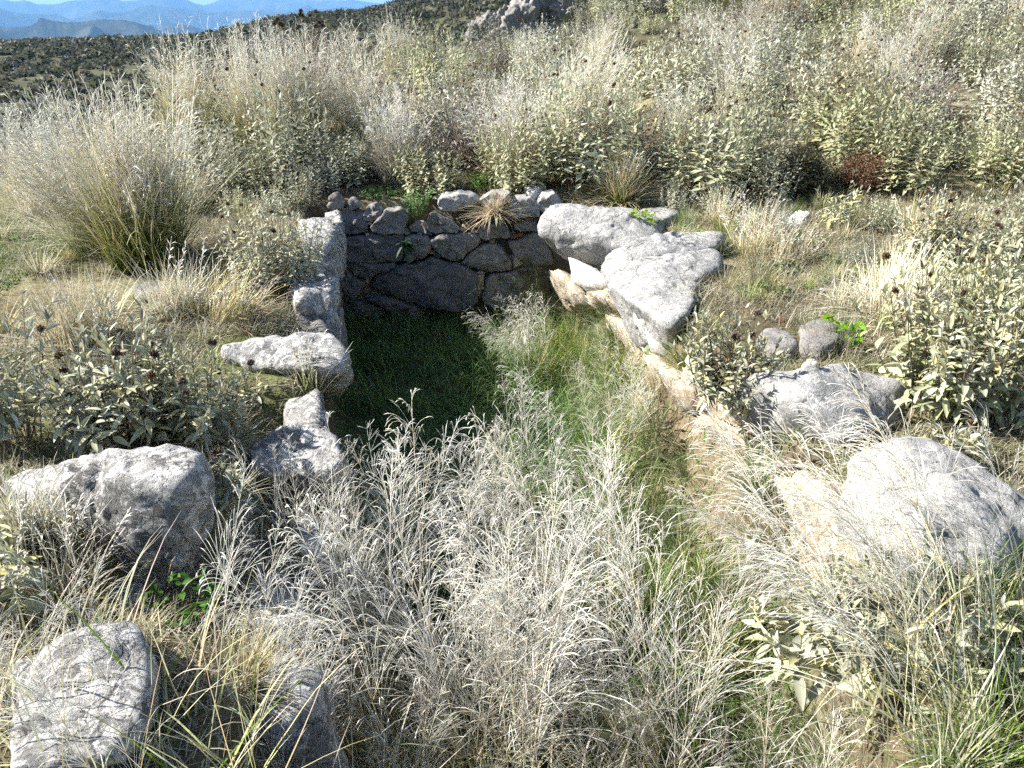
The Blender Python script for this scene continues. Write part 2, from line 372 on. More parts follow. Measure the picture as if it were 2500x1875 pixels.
# the air: everything fades to blue over kilometres
def haze():
    me = bpy.data.meshes.new('haze'); bm = bmesh.new(); bmesh.ops.create_cube(bm, size=1.0)
    bmesh.ops.scale(bm, vec=(27000, 17500, 1000), verts=bm.verts); bmesh.ops.translate(bm, vec=(0, 6600, 350), verts=bm.verts)
    bm.to_mesh(me); bm.free()
    m, N, L = new_mat('haze_air'); out = n_(N, 'ShaderNodeOutputMaterial'); v = n_(N, 'ShaderNodeVolumePrincipled')
    v.inputs['Color'].default_value = (0.27, 0.56, 1.0, 1); v.inputs['Density'].default_value = 1.0e-4; v.inputs['Anisotropy'].default_value = 0.0
    L.new(v.outputs[0], out.inputs['Volume']); me.materials.append(m)
    tag(obj('haze', me), kind='stuff')
haze()

# ------------------------------------------------------------------ stones
_ico = {}
def ico(sub):
    if sub not in _ico:
        bm = bmesh.new(); bmesh.ops.create_icosphere(bm, subdivisions=sub, radius=1.0)
        _ico[sub] = (np.array([v.co[:] for v in bm.verts]), np.array([[v.index for v in f.verts] for f in bm.faces])); bm.free()
    return _ico[sub]
def hull_planes(pts):
    bm = bmesh.new()
    for p in pts: bm.verts.new(p)
    bmesh.ops.convex_hull(bm, input=bm.verts); bm.normal_update()
    c = np.mean(pts, 0); pl = []
    for f in bm.faces:
        n = np.array(f.normal); d = float(np.dot(n, np.array(f.verts[0].co) - c))
        if d < 0: n, d = -n, -d
        if d < 1e-4 or f.calc_area() < 1e-6: continue
        for k, (m, e) in enumerate(pl):
            if np.dot(m, n) > 0.985: break
        else: pl.append((n, d))
    bm.free(); return c, np.array([p[0] for p in pl]), np.array([p[1] for p in pl])
def boulder_verts(pts, sub=4, soft=12.0, amp=0.03, freq=4.0, seed=0.0):
    pts = np.asarray(pts, float); c, n, d = hull_planes(pts)
    rf = np.random.default_rng(int(seed * 1000)); k = unit(rf.normal(0, 1, (26, 3))); sup = ((pts - c) @ k.T).max(0)
    n = np.concatenate([n, k]); d = np.concatenate([d, sup * rf.uniform(.86, 1.0, 26)])
    U, T = ico(sub)
    dot = np.maximum(U @ n.T, 0) / d[None]
    soft = soft * 2.6; r = (dot ** soft).sum(1) ** (-1 / soft) * 1.09
    V = U * r[:, None]
    W = (V + c) * freq; W = W + 0.5 * np.stack([vnoise(W * .6 + 3), vnoise(W * .6 + 31), vnoise(W * .6 + 77)], -1)
    nz = fbm(W + seed, 5, 0.6); rd = ridged(W * np.array([1, 1, 1.9]) * 1.3 + seed + 5, 4)
    V = V + U * (amp * 1.15 * nz + amp * 0.75 * np.minimum(rd - .5, 0.35))[:, None]
    return V, T, c
def boulder(name, pts, mat, label=None, cat='boulder', sub=4, soft=12.0, amp=0.03, freq=4.0, parent=None, group=None):
    V, T, c = boulder_verts(pts, sub, soft, amp, freq, seed=float(rng.uniform(0, 50)))
    zb = V[:, 2].min(); V = V - np.array([0, 0, zb]); base = c + np.array([0, 0, zb])
    a = Acc(); a.add(V, T=T); me = a.mesh(name, mat, True)
    o = obj(name, me, parent, base - (np.array(parent.location) if parent is not None else 0))
    if label: tag(o, label, cat, group)
    return o
def top_block(pxs, zt, zb, inset=0.05):
    """corner points of a block from the outline of its top face"""
    t = np.array([at_z(x, y, zt) for x, y in pxs]); c = t.mean(0)
    b = c + (t - c) * (1 - inset); b[:, 2] = zb
    return np.concatenate([t, b])
def zpts(l): return np.array([at_z(x, y, z) for x, y, z in l])

def wall_stone(parent, pxs, mat, yb=YB, bulge=0.05, depth=0.28, label=None, proud=0.0, name='stone'):
    O = np.array([at_y(x, y, yb - proud) for x, y in pxs]); c = O.mean(0)
    # resample and round the outline
    P = np.concatenate([O, O[:1]]); seg = np.linalg.norm(np.diff(P, axis=0), axis=1); s = np.concatenate([[0], np.cumsum(seg)])
    n = 64; t = np.linspace(0, s[-1], n, endpoint=False); Rr = np.stack([np.interp(t, s, P[:, k]) for k in range(3)], -1)
    for _ in range(0): Rr = 0.2 * np.roll(Rr, 1, 0) + 0.6 * Rr + 0.2 * np.roll(Rr, -1, 0)
    rings = []; sd_ = float(rng.uniform(0, 90))
    for sc, dp in ((0.80, -depth), (1.0, -depth * 0.55), (1.03, -0.03), (1.025, 0.0), (1.0, 0.55), (0.94, 0.85), (0.78, 0.95), (0.57, 1.0), (0.36, 1.0), (0.16, 1.0)):
        k = c + (Rr - c) * sc
        k = k + np.array([0, -1, 0]) * (dp if dp < 0 else dp * bulge * .55)
        rings.append(k)
    V = np.concatenate(rings + [c[None] + np.array([[0, -bulge * .55, 0]])])
    tl = rng.normal(0, .10, 2); V[:, 1] += ((V - c) @ np.array([tl[0], 0, tl[1]]))
    nz = fbm(V * 6 + sd_, 4, 0.6); V = V + np.stack([0.014 * vnoise(V * 14 + sd_), -0.050 * nz, 0.016 * vnoise(V * 13 + sd_ + 7)], -1)
    nr = len(rings); idx = np.arange(nr * n).reshape(nr, n)
    q = np.stack([idx[:-1], np.roll(idx[:-1], -1, 1), np.roll(idx[1:], -1, 1), idx[1:]], -1).reshape(-1, 4)
    last = idx[-1]; t3 = np.stack([last, np.roll(last, -1), np.full(n, nr * n)], -1)
    a = Acc(); a.add(V - c, q, t3)
    o = obj(name, a.mesh(name, mat, True), parent, c - np.array(parent.location))
    if label: o['label'] = label
    return o
def crop(l, x0=740, y0=440, k=0.27125): return [(x0 + u * k, y0 + v * k) for u, v in l]
bw = thing('stone_wall', (*at_y(1060, 790, YB)[:2], -1.15), 'shadowed dry-stone rear wall closing the far end of the pit', 'stone wall')
WALL = [
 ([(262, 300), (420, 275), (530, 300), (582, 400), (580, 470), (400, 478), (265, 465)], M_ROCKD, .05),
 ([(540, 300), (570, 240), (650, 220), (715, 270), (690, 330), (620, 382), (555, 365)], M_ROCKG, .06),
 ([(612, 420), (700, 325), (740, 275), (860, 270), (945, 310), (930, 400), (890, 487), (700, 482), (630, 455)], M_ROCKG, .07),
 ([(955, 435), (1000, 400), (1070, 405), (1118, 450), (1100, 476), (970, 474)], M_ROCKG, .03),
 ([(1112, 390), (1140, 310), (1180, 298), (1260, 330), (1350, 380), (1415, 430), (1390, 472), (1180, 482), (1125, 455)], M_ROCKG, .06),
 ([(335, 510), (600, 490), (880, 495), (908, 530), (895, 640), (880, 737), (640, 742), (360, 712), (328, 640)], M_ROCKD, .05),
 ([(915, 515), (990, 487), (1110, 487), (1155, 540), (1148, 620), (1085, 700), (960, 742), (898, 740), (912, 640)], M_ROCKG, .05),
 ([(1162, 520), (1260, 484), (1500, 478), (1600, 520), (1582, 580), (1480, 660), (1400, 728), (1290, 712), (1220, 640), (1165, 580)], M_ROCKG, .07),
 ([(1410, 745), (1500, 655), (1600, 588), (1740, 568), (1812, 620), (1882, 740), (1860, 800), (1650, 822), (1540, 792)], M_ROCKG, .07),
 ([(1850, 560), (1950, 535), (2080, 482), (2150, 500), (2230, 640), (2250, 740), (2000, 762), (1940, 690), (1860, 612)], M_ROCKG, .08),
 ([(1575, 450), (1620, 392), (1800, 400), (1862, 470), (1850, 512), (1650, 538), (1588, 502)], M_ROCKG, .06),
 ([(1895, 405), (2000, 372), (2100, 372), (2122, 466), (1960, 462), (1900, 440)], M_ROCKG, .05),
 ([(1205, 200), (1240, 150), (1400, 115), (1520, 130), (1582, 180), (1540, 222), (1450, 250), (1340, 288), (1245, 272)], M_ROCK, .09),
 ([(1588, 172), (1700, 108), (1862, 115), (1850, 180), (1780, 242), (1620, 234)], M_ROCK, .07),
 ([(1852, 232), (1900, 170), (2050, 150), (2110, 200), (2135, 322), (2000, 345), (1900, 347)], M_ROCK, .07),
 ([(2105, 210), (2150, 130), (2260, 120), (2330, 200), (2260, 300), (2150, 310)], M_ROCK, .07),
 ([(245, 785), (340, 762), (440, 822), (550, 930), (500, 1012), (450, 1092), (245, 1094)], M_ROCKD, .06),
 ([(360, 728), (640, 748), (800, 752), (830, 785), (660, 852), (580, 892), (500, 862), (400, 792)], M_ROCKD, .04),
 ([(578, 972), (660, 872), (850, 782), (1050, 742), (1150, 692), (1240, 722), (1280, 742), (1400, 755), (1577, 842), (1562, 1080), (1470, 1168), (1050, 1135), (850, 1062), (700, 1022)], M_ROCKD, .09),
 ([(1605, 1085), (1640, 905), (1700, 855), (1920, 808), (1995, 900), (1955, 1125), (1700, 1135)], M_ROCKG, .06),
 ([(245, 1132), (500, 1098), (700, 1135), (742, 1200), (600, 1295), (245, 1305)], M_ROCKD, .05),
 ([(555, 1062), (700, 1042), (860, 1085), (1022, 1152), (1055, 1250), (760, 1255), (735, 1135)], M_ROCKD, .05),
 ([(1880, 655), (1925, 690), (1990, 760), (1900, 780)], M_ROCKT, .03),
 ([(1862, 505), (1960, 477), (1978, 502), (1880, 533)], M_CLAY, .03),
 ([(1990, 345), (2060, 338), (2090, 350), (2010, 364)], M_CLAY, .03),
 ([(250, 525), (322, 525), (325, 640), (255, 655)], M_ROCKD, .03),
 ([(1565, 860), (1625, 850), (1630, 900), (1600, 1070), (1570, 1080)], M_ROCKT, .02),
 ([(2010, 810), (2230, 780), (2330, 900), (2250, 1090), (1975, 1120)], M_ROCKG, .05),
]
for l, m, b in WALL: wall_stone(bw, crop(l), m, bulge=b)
for u, v, z in ((595, 485, 30), (932, 470, 34), (1138, 478, 26), (1150, 645, 30), (1205, 690, 34), (565, 905, 34), (600, 1040, 30), (330, 735, 26), (1600, 835, 30), (1590, 560, 26), (1505, 620, 22), (1890, 470, 30), (1860, 700, 30), (925, 765, 26), (1990, 790, 34), (1440, 440, 34), (1500, 330, 40), (1560, 290, 36), (600, 395, 24), (1060, 470, 22), (240, 1100, 26), (560, 745, 20), (1700, 545, 24), (2160, 380, 30), (2150, 470, 34), (1290, 460, 20), (1450, 1000, 20)):
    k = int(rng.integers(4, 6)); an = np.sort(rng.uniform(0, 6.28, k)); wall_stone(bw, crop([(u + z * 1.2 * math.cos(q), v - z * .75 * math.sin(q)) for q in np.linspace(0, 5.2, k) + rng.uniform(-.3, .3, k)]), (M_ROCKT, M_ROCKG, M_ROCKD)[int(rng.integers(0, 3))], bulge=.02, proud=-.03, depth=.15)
for l, lab in (([(215, 150), (270, 128), (330, 160), (320, 185), (225, 190)], 'upper of two small rubble stones stacked on the rear wall, left end'),
               ([(220, 210), (300, 168), (360, 190), (362, 255), (290, 268), (235, 255)], 'lower of two small rubble stones stacked on the rear wall, left end'),
               ([(400, 190), (430, 168), (510, 215), (500, 245), (420, 270)], 'small angular grey stone lying alone on the rear wall top')):
    pts = np.array([at_y(*p, YB + 0.03) for p in crop(l)]); pts2 = pts + np.array([0.01, 0.16, -0.01])
    boulder('rubble_stone', np.concatenate([pts, pts2]), M_ROCKG, lab, 'stone', 3, 8, 0.012, 9)

# left side of the pit
lw = thing('stone_wall', (*at_z(775, 820, 0)[:2], -0.9), 'shaded low stone wall along the rear left edge of the pit', 'stone wall')
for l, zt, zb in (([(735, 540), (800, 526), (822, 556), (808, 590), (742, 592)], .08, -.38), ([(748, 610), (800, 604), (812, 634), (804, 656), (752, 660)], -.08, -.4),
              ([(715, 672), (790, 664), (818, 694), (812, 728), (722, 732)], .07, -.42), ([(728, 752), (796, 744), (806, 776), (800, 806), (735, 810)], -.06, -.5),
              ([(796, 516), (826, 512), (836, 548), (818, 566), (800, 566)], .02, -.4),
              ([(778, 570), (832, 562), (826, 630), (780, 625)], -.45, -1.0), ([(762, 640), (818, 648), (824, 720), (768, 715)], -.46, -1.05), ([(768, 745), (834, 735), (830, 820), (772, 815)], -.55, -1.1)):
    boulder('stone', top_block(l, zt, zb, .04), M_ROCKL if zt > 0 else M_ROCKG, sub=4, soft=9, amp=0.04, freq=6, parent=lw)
boulder('stone_block', np.concatenate([zpts([(545, 856, .06), (640, 826, .13), (790, 813, .15), (838, 838, .13), (848, 880, .06), (825, 905, .05), (640, 900, .02), (550, 885, 0)]),
        zpts([(845, 960, -.45), (800, 985, -.5), (600, 960, -.25), (560, 900, -.2)])]), M_ROCKL, 'pale rounded stone block jutting over the pit, nearest the rear left wall', 'stone block', 5, 10, .025, 5)
boulder('stone_block', top_block([(690, 972), (780, 958), (800, 1040), (715, 1055)], -.06, -.8), M_ROCKL, 'shaded low block between the two pale blocks on the left pit edge', 'stone block', 4, 10, .03, 6)
boulder('stone_block', np.concatenate([zpts([(625, 1085, .0), (700, 1056, .05), (805, 1045, .08), (832, 1070, .07), (842, 1120, .02), (800, 1160, -.03), (640, 1150, -.05)]),
        zpts([(840, 1240, -.6), (790, 1270, -.65), (650, 1230, -.4)])]), M_ROCKL, 'lichen-spotted grey block on the left pit edge with seed heads before it', 'stone block', 5, 11, .028, 5)
boulder('stone_block', top_block([(715, 1252), (770, 1238), (800, 1330), (728, 1335)], -.15, -.7), M_ROCKL, 'small pale stone low in the left pit edge behind white grass', 'stone block', 4, 10, .03, 7)
boulder('stone_block', np.concatenate([zpts([(18, 1178, .0), (80, 1152, .06), (335, 1102, .24), (495, 1106, .24), (500, 1150, .24), (430, 1180, .24), (300, 1180, .20), (100, 1200, .06)]),
        zpts([(60, 1290, -.12), (200, 1370, -.2), (300, 1420, -.22), (430, 1440, -.25), (500, 1330, -.2), (470, 1190, -.2), (60, 1190, -.15)])]), M_ROCKL, 'large white-crusted block at the left with a shadowed right end', 'stone block', 5, 16, .018, 9)
boulder('stone_block', np.concatenate([zpts([(55, 1640, .10), (200, 1560, .16), (325, 1530, .18), (372, 1620, .16), (360, 1760, .14), (300, 1850, .12), (60, 1860, .08)]),
        zpts([(60, 1640, -.35), (330, 1560, -.35), (380, 1700, -.4), (330, 1860, -.4), (60, 1870, -.35)])]), M_ROCKL, 'flat-topped pale slab in the bottom left corner under dry grass', 'stone block', 5, 14, .018, 9)
boulder('stone_block', top_block([(600, 1640), (700, 1600), (790, 1620), (800, 1740), (690, 1780), (610, 1750)], -.12, -.8), M_ROCKL, 'dark blue-grey stone low in the pit edge behind grass near the bottom', 'stone block', 4, 10, .03, 6)
boulder('stone_block', top_block([(560, 1420), (700, 1400), (760, 1500), (640, 1540)], -.25, -.8), M_ROCKL, 'shadowed stone in the left pit edge between slab and block', 'stone block', 4, 10, .03, 6)
boulder('rubble_stone', top_block([(270, 1440), (345, 1418), (362, 1465), (290, 1484)], -.2, -.36), M_ROCKL, 'fist-sized pale stone in front of the large left block', 'stone', 3, 10, .012, 9)
boulder('rubble_stone', top_block([(322, 700), (360, 688), (416, 690), (425, 712), (335, 722)], .05, -.1), M_ROCKG, 'flat dark stone in the grass below the tall left tussock', 'stone', 3, 10, .015, 8)
boulder('rubble_stone', top_block([(582, 722), (600, 716), (612, 738), (588, 745)], .08, -.05), M_ROCK, 'small pale stone in dry grass left of the pit', 'stone', 3, 9, .01, 9)
boulder('rubble_stone', top_block([(0, 1190), (50, 1160), (60, 1200), (0, 1215)], -.02, -.2), M_ROCKG, 'grey stone at the left edge behind the large white-crusted block', 'stone', 3, 9, .015, 7)

# right side of the pit
def inner(l, out=(0.22, 0.05, -0.12)):
    p = zpts(l); return np.concatenate([p, p + np.array(out)])
boulder('boulder', zpts([(1360, 498, .22), (1440, 506, .24), (1520, 515, .22), (1620, 545, .12), (1325, 545, .10), (1318, 570, 0), (1345, 612, -.2), (1420, 645, -.3), (1500, 655, -.25), (1580, 620, -.05), (1645, 570, .05), (1560, 520, .1)]),
        M_ROCK, 'big rounded grey boulder at the rear right corner of the pit', 'boulder', 5, 8, .03, 4)
boulder('boulder', top_block([(1500, 520), (1560, 512), (1640, 500), (1660, 520), (1600, 545), (1540, 545)], .06, -.15), M_ROCK, 'flat pale rock ledge behind the rear right boulder', 'boulder', 4, 9, .02, 6)
boulder('boulder', np.concatenate([zpts([(1470, 618, .08), (1545, 590, .16), (1640, 568, .17), (1755, 570, .14), (1770, 592, .1), (1700, 622, .08), (1560, 640, .08)]), zpts([(1480, 690, -.3), (1700, 650, -.2), (1760, 600, -.15)])]),
        M_ROCK, 'long pale limestone slab on the right rim, upper of two ledges', 'boulder', 5, 9, .025, 5)
boulder('boulder', np.concatenate([zpts([(1470, 640, .02), (1600, 632, .12), (1680, 622, .12), (1770, 612, .12), (1760, 640, .08), (1690, 690, .06), (1600, 700, .06), (1500, 690, 0)]), zpts([(1530, 770, -.4), (1600, 800, -.4), (1700, 720, -.2)])]),
        M_ROCK, 'long pale limestone slab on the right rim, lower of two ledges', 'boulder', 5, 9, .025, 5)
boulder('boulder', np.concatenate([zpts([(1480, 690, -.02), (1600, 680, .08), (1700, 690, .1), (1690, 740, .08), (1640, 800, .06), (1570, 760, 0), (1520, 720, -.02)]), zpts([(1560, 850, -.45), (1640, 880, -.4), (1700, 760, -.2)])]),
        M_ROCK, 'pale rock on the right rim behind the sage bush over the pit', 'boulder', 5, 9, .025, 5)
rw = thing('stone_wall', (*at_z(1560, 860, -0.5)[:2], -1.1), 'sunlit broken masonry lining the right side of the pit', 'stone wall')
for l, m in (([(1385, 625, -.15), (1440, 655, -.12), (1495, 700, -.12), (1450, 715, -.4), (1395, 690, -.42)], M_ROCKW),
             ([(1430, 715, -.3), (1495, 705, -.2), (1540, 760, -.25), (1500, 780, -.6), (1440, 750, -.6)], M_ROCKT),
             ([(1535, 745, -.1), (1570, 770, -.1), (1615, 850, -.15), (1590, 870, -.45), (1545, 800, -.45)], M_ROCKW),
             ([(1480, 770, -.5), (1540, 790, -.4), (1580, 860, -.45), (1540, 880, -.9), (1480, 820, -.9)], M_ROCKT),
             ([(1580, 860, -.2), (1640, 900, -.15), (1690, 990, -.2), (1650, 1000, -.6), (1590, 930, -.6)], M_ROCKT),
             ([(1345, 650, -.35), (1400, 690, -.4), (1440, 740, -.5), (1390, 760, -.9), (1340, 700, -.8)], M_ROCKT),
             ([(1660, 900, -.08), (1750, 960, -.05), (1800, 1040, -.15), (1740, 1060, -.5), (1670, 980, -.5)], M_ROCKT),
             ([(1600, 940, -.5), (1680, 1000, -.45), (1720, 1080, -.5), (1660, 1100, -.8), (1600, 1010, -.8)], M_ROCKT),
             ([(1800, 1060, -.4), (1890, 1170, -.4), (1930, 1290, -.5), (1860, 1290, -.8), (1800, 1150, -.8)], M_ROCKT),
             ([(1690, 1000, -.2), (1800, 1040, -.1), (1880, 1150, -.25), (1830, 1170, -.7), (1720, 1060, -.6)], M_ROCKT)):
    boulder('stone', inner(l), m, sub=4, soft=8, amp=.03, freq=7, parent=rw)
boulder('boulder', np.concatenate([zpts([(1795, 965, .06), (1835, 900, .22), (1950, 890, .27), (2090, 888, .22), (2200, 940, .12), (2235, 968, .04), (2130, 1010, .1), (2080, 1080, .06)]),
        zpts([(1790, 1020, -.25), (1815, 1090, -.45), (1890, 1190, -.6), (2020, 1210, -.5), (2100, 1140, -.25), (2230, 1010, -.2)])]), M_ROCK, 'large cracked grey boulder on the right rim of the pit', 'boulder', 5, 9, .028, 4)
boulder('boulder', np.concatenate([zpts([(2085, 1140, .15), (2185, 1078, .26), (2300, 1115, .25), (2480, 1215, .17), (2520, 1300, .08), (2420, 1380, .10), (2250, 1390, .08), (2090, 1360, .0), (2050, 1230, .05)]),
        zpts([(2060, 1480, -.4), (2300, 1500, -.3), (2540, 1450, -.2), (2560, 1250, .1), (2200, 1100, -.2)])]), M_ROCK, 'broad pale boulder at the right edge veiled by fine grass', 'boulder', 5, 9, .025, 4)
boulder('boulder', inner([(1900, 1170, -.2), (1975, 1170, -.02), (2070, 1290, .0), (2085, 1430, -.1), (2020, 1470, -.5), (1945, 1330, -.55), (1900, 1220, -.5)], (0.3, 0.0, -0.15)), M_ROCKT, 'cream and tan broken rock face below the two right boulders', 'boulder', 5, 9, .035, 7)
boulder('rubble_stone', zpts([(1910, 548, .05), (1925, 530, .12), (1950, 515, .18), (1975, 518, .18), (1976, 540, .1), (1950, 556, .05), (1930, 566, 0), (1912, 560, 0)]), M_ROCKW, 'egg-shaped white stone on the grassy slope right of the pit', 'stone', 4, 8, .015, 8)
boulder('rubble_stone', top_block([(1850, 815), (1890, 795), (1945, 830), (1940, 860), (1860, 865)], .06, -.1), M_ROCKG, 'dark shaded stone behind the sage bush on the right rim', 'stone', 4, 8, .015, 7)
boulder('rubble_stone', top_block([(1955, 800), (1985, 778), (2035, 785), (2050, 820), (2010, 850), (1960, 835)], .09, -.1), M_ROCKG, 'rounded grey stone with dappled shade beside the bright green herb', 'stone', 4, 8, .015, 7)
boulder('rubble_stone', top_block([(1958, 885), (1975, 874), (1998, 878), (1996, 890), (1965, 892)], .06, -.03), M_ROCKW, 'small white pebble behind the large cracked boulder', 'stone', 3, 8, .006, 12)
boulder('clay_shard', top_block([(1897, 777), (1910, 768), (1926, 771), (1922, 783), (1900, 786)], .03, -.03), M_CLAY, 'orange-brown fired clay shard lying behind the right rim stones', 'shard', 3, 8, .006, 12)
def lump(px, py, wpx, hpx, mat, label, name='boulder', sub=4, y=None):
    p = at_ground(px, py) if y is None else np.array([at_y(px, py, y)[0], y, gz(at_y(px, py, y)[0], y)]); k = np.linalg.norm(p) / F_PX; w, h = wpx * k / 2, hpx * k
    pts = [(-w, 0, -.1), (w, -.3 * w, -.1), (w * .8, w, -.1), (-.7 * w, w, -.1), (-.8 * w, 0, .6 * h), (.1 * w, -.1 * w, .8 * h), (.3 * w, .3 * w, h), (.9 * w, .2 * w, .6 * h), (-.2 * w, .6 * w, .9 * h), (0, -.5 * w, .2 * h)]
    boulder(name, np.array([p + np.array(q) for q in pts]), mat, label, 'boulder', sub, 8, .05 * w, 2.5 / w)
lump(1725, 400, 120, 95, M_ROCKG, 'grey boulder half hidden among sage shrubs on the slope')
boulder('rubble_stone', top_block([(1280, 455), (1310, 448), (1325, 465), (1290, 472)], .2, .0), M_ROCKW, 'small white stone in grass above the rear wall', 'stone', 3, 8, .01, 9)
lump(530, 190, 40, 24, M_ROCKW, 'white rock tip showing between tall tussocks at upper left', 'boulder', 3)
# crag on the hillside
oc = thing('rock_outcrop', at_y(1250, 60, 62.0) - np.array([0, 0, 2.0]), 'grey craggy rock outcrop on the green hillside at the top', 'rock outcrop')
for l in ([(1135, 62), (1150, 40), (1190, 28), (1215, 60)], [(1180, 50), (1200, 22), (1245, 8), (1260, 50)], [(1245, 40), (1255, 6), (1300, -20), (1320, 40)], [(1300, 35), (1310, -25), (1360, -35), (1362, 25)], [(1355, 20), (1362, -40), (1420, -45), (1440, 10)], [(1490, 15), (1500, -20), (1540, -25), (1560, 10)]):
    f = np.array([at_y(x, y + 12, 60 + rng.uniform(-1, 1)) for x, y in l]); f2 = f + np.array([0.3, 2.2, -.6]); f3 = f[[0, 3]] + np.array([0, .3, -2.5])
    boulder('crag', np.concatenate([f, f2, f3]), M_ROCKG, sub=5, soft=9, amp=.5, freq=1.1, parent=oc)

# ------------------------------------------------------------------ sage shrubs
def leaf_mesh(nsec, w=0.30, fold=0.10, curl=0.16):
    u = np.linspace(0, 1, nsec); wd = w * 0.5 * np.sin(np.pi * np.clip(u, 0.02, 0.985) ** 0.80) ** 0.8
    V = []; 
    for ui, wi in zip(u, wd):
        z = -curl * ui * ui
        V += [(ui, -wi, z + fold * wi * 2), (ui, 0, z), (ui, wi, z + fold * wi * 2)]
    Q = []
    for k in range(nsec - 1):
        b = 3 * k; Q += [(b, b + 3, b + 4, b + 1), (b + 1, b + 4, b + 5, b + 2)]
    return np.array(V), np.array(Q)
LEAF_HI = [leaf_mesh(6, w, f, c) for w, f, c in ((.30, .25, .16), (.34, .40, .05), (.26, .15, .34), (.38, .3, .22))]
LEAF_LO = (np.array([(0, 0, 0), (.45, -.19, .02), (1, 0, -.12), (.45, .19, .02), (.5, 0, -.06)], float), np.array([(0, 1, 4), (1, 2, 4), (4, 2, 3), (0, 4, 3)]))
SAGE = np.array([0.42, 0.425, 0.30])
def shrub_data(r, R, H, nst, leafL, open_=0.0, lowest=0.3, nodes=9):
    """stems and leaves of a sage bush, at the origin"""
    phi = r.uniform(0, 2 * np.pi, nst); q = np.sqrt(r.uniform(0, 1, nst))
    ln = H * (1.05 - 0.38 * q ** 2) * r.uniform(0.78, 1.12, nst)
    base = np.stack([np.cos(phi), np.sin(phi), 0 * phi], -1) * (q * R * 0.55)[:, None]
    tilt = q * R / H * 0.55 + r.normal(0, 0.08, nst)
    D = np.stack([np.cos(phi) * tilt, np.sin(phi) * tilt, np.ones(nst)], -1) + r.normal(0, 0.05, (nst, 3))
    P = grow(base, D, ln, -0.12, 10, 0.05, r)
    Ls = []
    for k in range(nodes):
        t = lowest + (1 - lowest) * (k + r.uniform(-.25, .25, nst)) / (nodes - 1); t = np.clip(t, 0, 0.999)
        f = t * 10; i = f.astype(int); fr = (f - i)[:, None]
        pos = P[np.arange(nst), i] * (1 - fr) + P[np.arange(nst), i + 1] * fr
        T = unit(P[np.arange(nst), i + 1] - P[np.arange(nst), i]); a, b = perp(T)
        ph = r.uniform(0, 6.28, nst) * 0.3 + k * np.pi / 2 + phi
        top = k / (nodes - 1)
        for s in range(2 if k < nodes - 1 else 3):
            an = ph + s * (np.pi if k < nodes - 1 else 2.1) + r.normal(0, .2, nst)
            side = np.cos(an)[:, None] * a + np.sin(an)[:, None] * b
            el = (0.15 + 1.0 * top ** 1.5 + r.normal(0, .28, nst))[:, None]
            d = unit(side * np.cos(el) + T * np.sin(el) - np.array([0, 0, .25]) * (1 - top))
            nrm = unit(T - d * np.sum(T * d, 1, keepdims=True) + r.normal(0, .18, (nst, 3)))
            sd2 = np.cross(nrm, d); L = leafL * (1.1 - 0.55 * top) * r.uniform(.65, 1.25, nst)
            keep = r.uniform(0, 1, nst) > 0.12 + open_
            Ls.append(np.concatenate([pos, d, sd2, nrm, L[:, None]], 1)[keep])
    Ls = np.concatenate(Ls)
    col = SAGE * (1 + r.normal(0, .13, (len(Ls), 1))) * (1 + r.normal(0, .03, (len(Ls), 3)))
    old = r.uniform(0, 1, len(Ls)) < 0.05; col[old] = np.array([.21, .175, .125]) * r.uniform(.7, 1.3, (old.sum(), 1))
    return P, Ls, np.clip(col, .02, .9)
def add_leaves(a, Ls, col, LV, LQ, tri=False):
    pos, d, s, n, L = Ls[:, :3], Ls[:, 3:6], Ls[:, 6:9], Ls[:, 9:12], Ls[:, 12]
    V = pos[:, None] + L[:, None, None] * (LV[None, :, 0:1] * d[:, None] + LV[None, :, 1:2] * s[:, None] + LV[None, :, 2:3] * n[:, None])
    F = (LQ[None] + (np.arange(len(Ls)) * len(LV))[:, None, None]).reshape(-1, LQ.shape[1])
    a.add(V, T=F if tri else None, Q=None if tri else F, C=np.repeat(col, len(LV), 0))
def add_stems(a, P, r0=0.0032, col=(.23, .185, .125), r=rng):
    K = P.shape[1]; rad = np.linspace(r0, r0 * 0.45, K)[None] * r.uniform(.8, 1.2, (len(P), 1))
    V, Q = tubes(P, rad, 3); a.add(V, Q, C=percol(col, len(P), K, 3, .18, r))
# seed head: a ball of dry pointed calyces
def seed_head_mesh():
    a = Acc(); U, T = ico(2); V = U * np.array([.0085, .0085, .007]); a.add(V, T=T, C=(.06, .035, .022))
    r = np.random.default_rng(3); d = unit(r.normal(0, 1, (64, 3)) * np.array([1, 1, .75])); P0 = d * .006
    P = grow(P0, d + np.array([0, 0, .35]), .0095, 0, 2, .05, r); rad = np.array([[.0016, .0020, .0006]]).repeat(64, 0)
    V, Q = tubes(P, rad, 3); a.add(V, Q, C=percol(np.array([[.07, .042, .028], [.10, .065, .045], [.20, .14, .10]]), 64, 3, 3, .3, r))
    return a.mesh('seed_head', M_HEAD)
SEED = seed_head_mesh()
SEED_LO = Acc(); _u, _t = ico(1); SEED_LO.add(_u * .017 * np.array([1, 1, .8]), T=_t, C=(.085, .055, .04)); 
LEAF_ME = {}
def leaf_me(kv):
    if kv not in LEAF_ME:
        a = Acc(); c = SAGE * (0.82 + 0.12 * kv[1]) * (np.array([1.08, 1, .85]) if kv[1] == 3 else 1)
        a.add(LEAF_HI[kv[0]][0], LEAF_HI[kv[0]][1], C=c); LEAF_ME[kv] = a.mesh('leaf', M_LEAF, True)
    return LEAF_ME[kv]
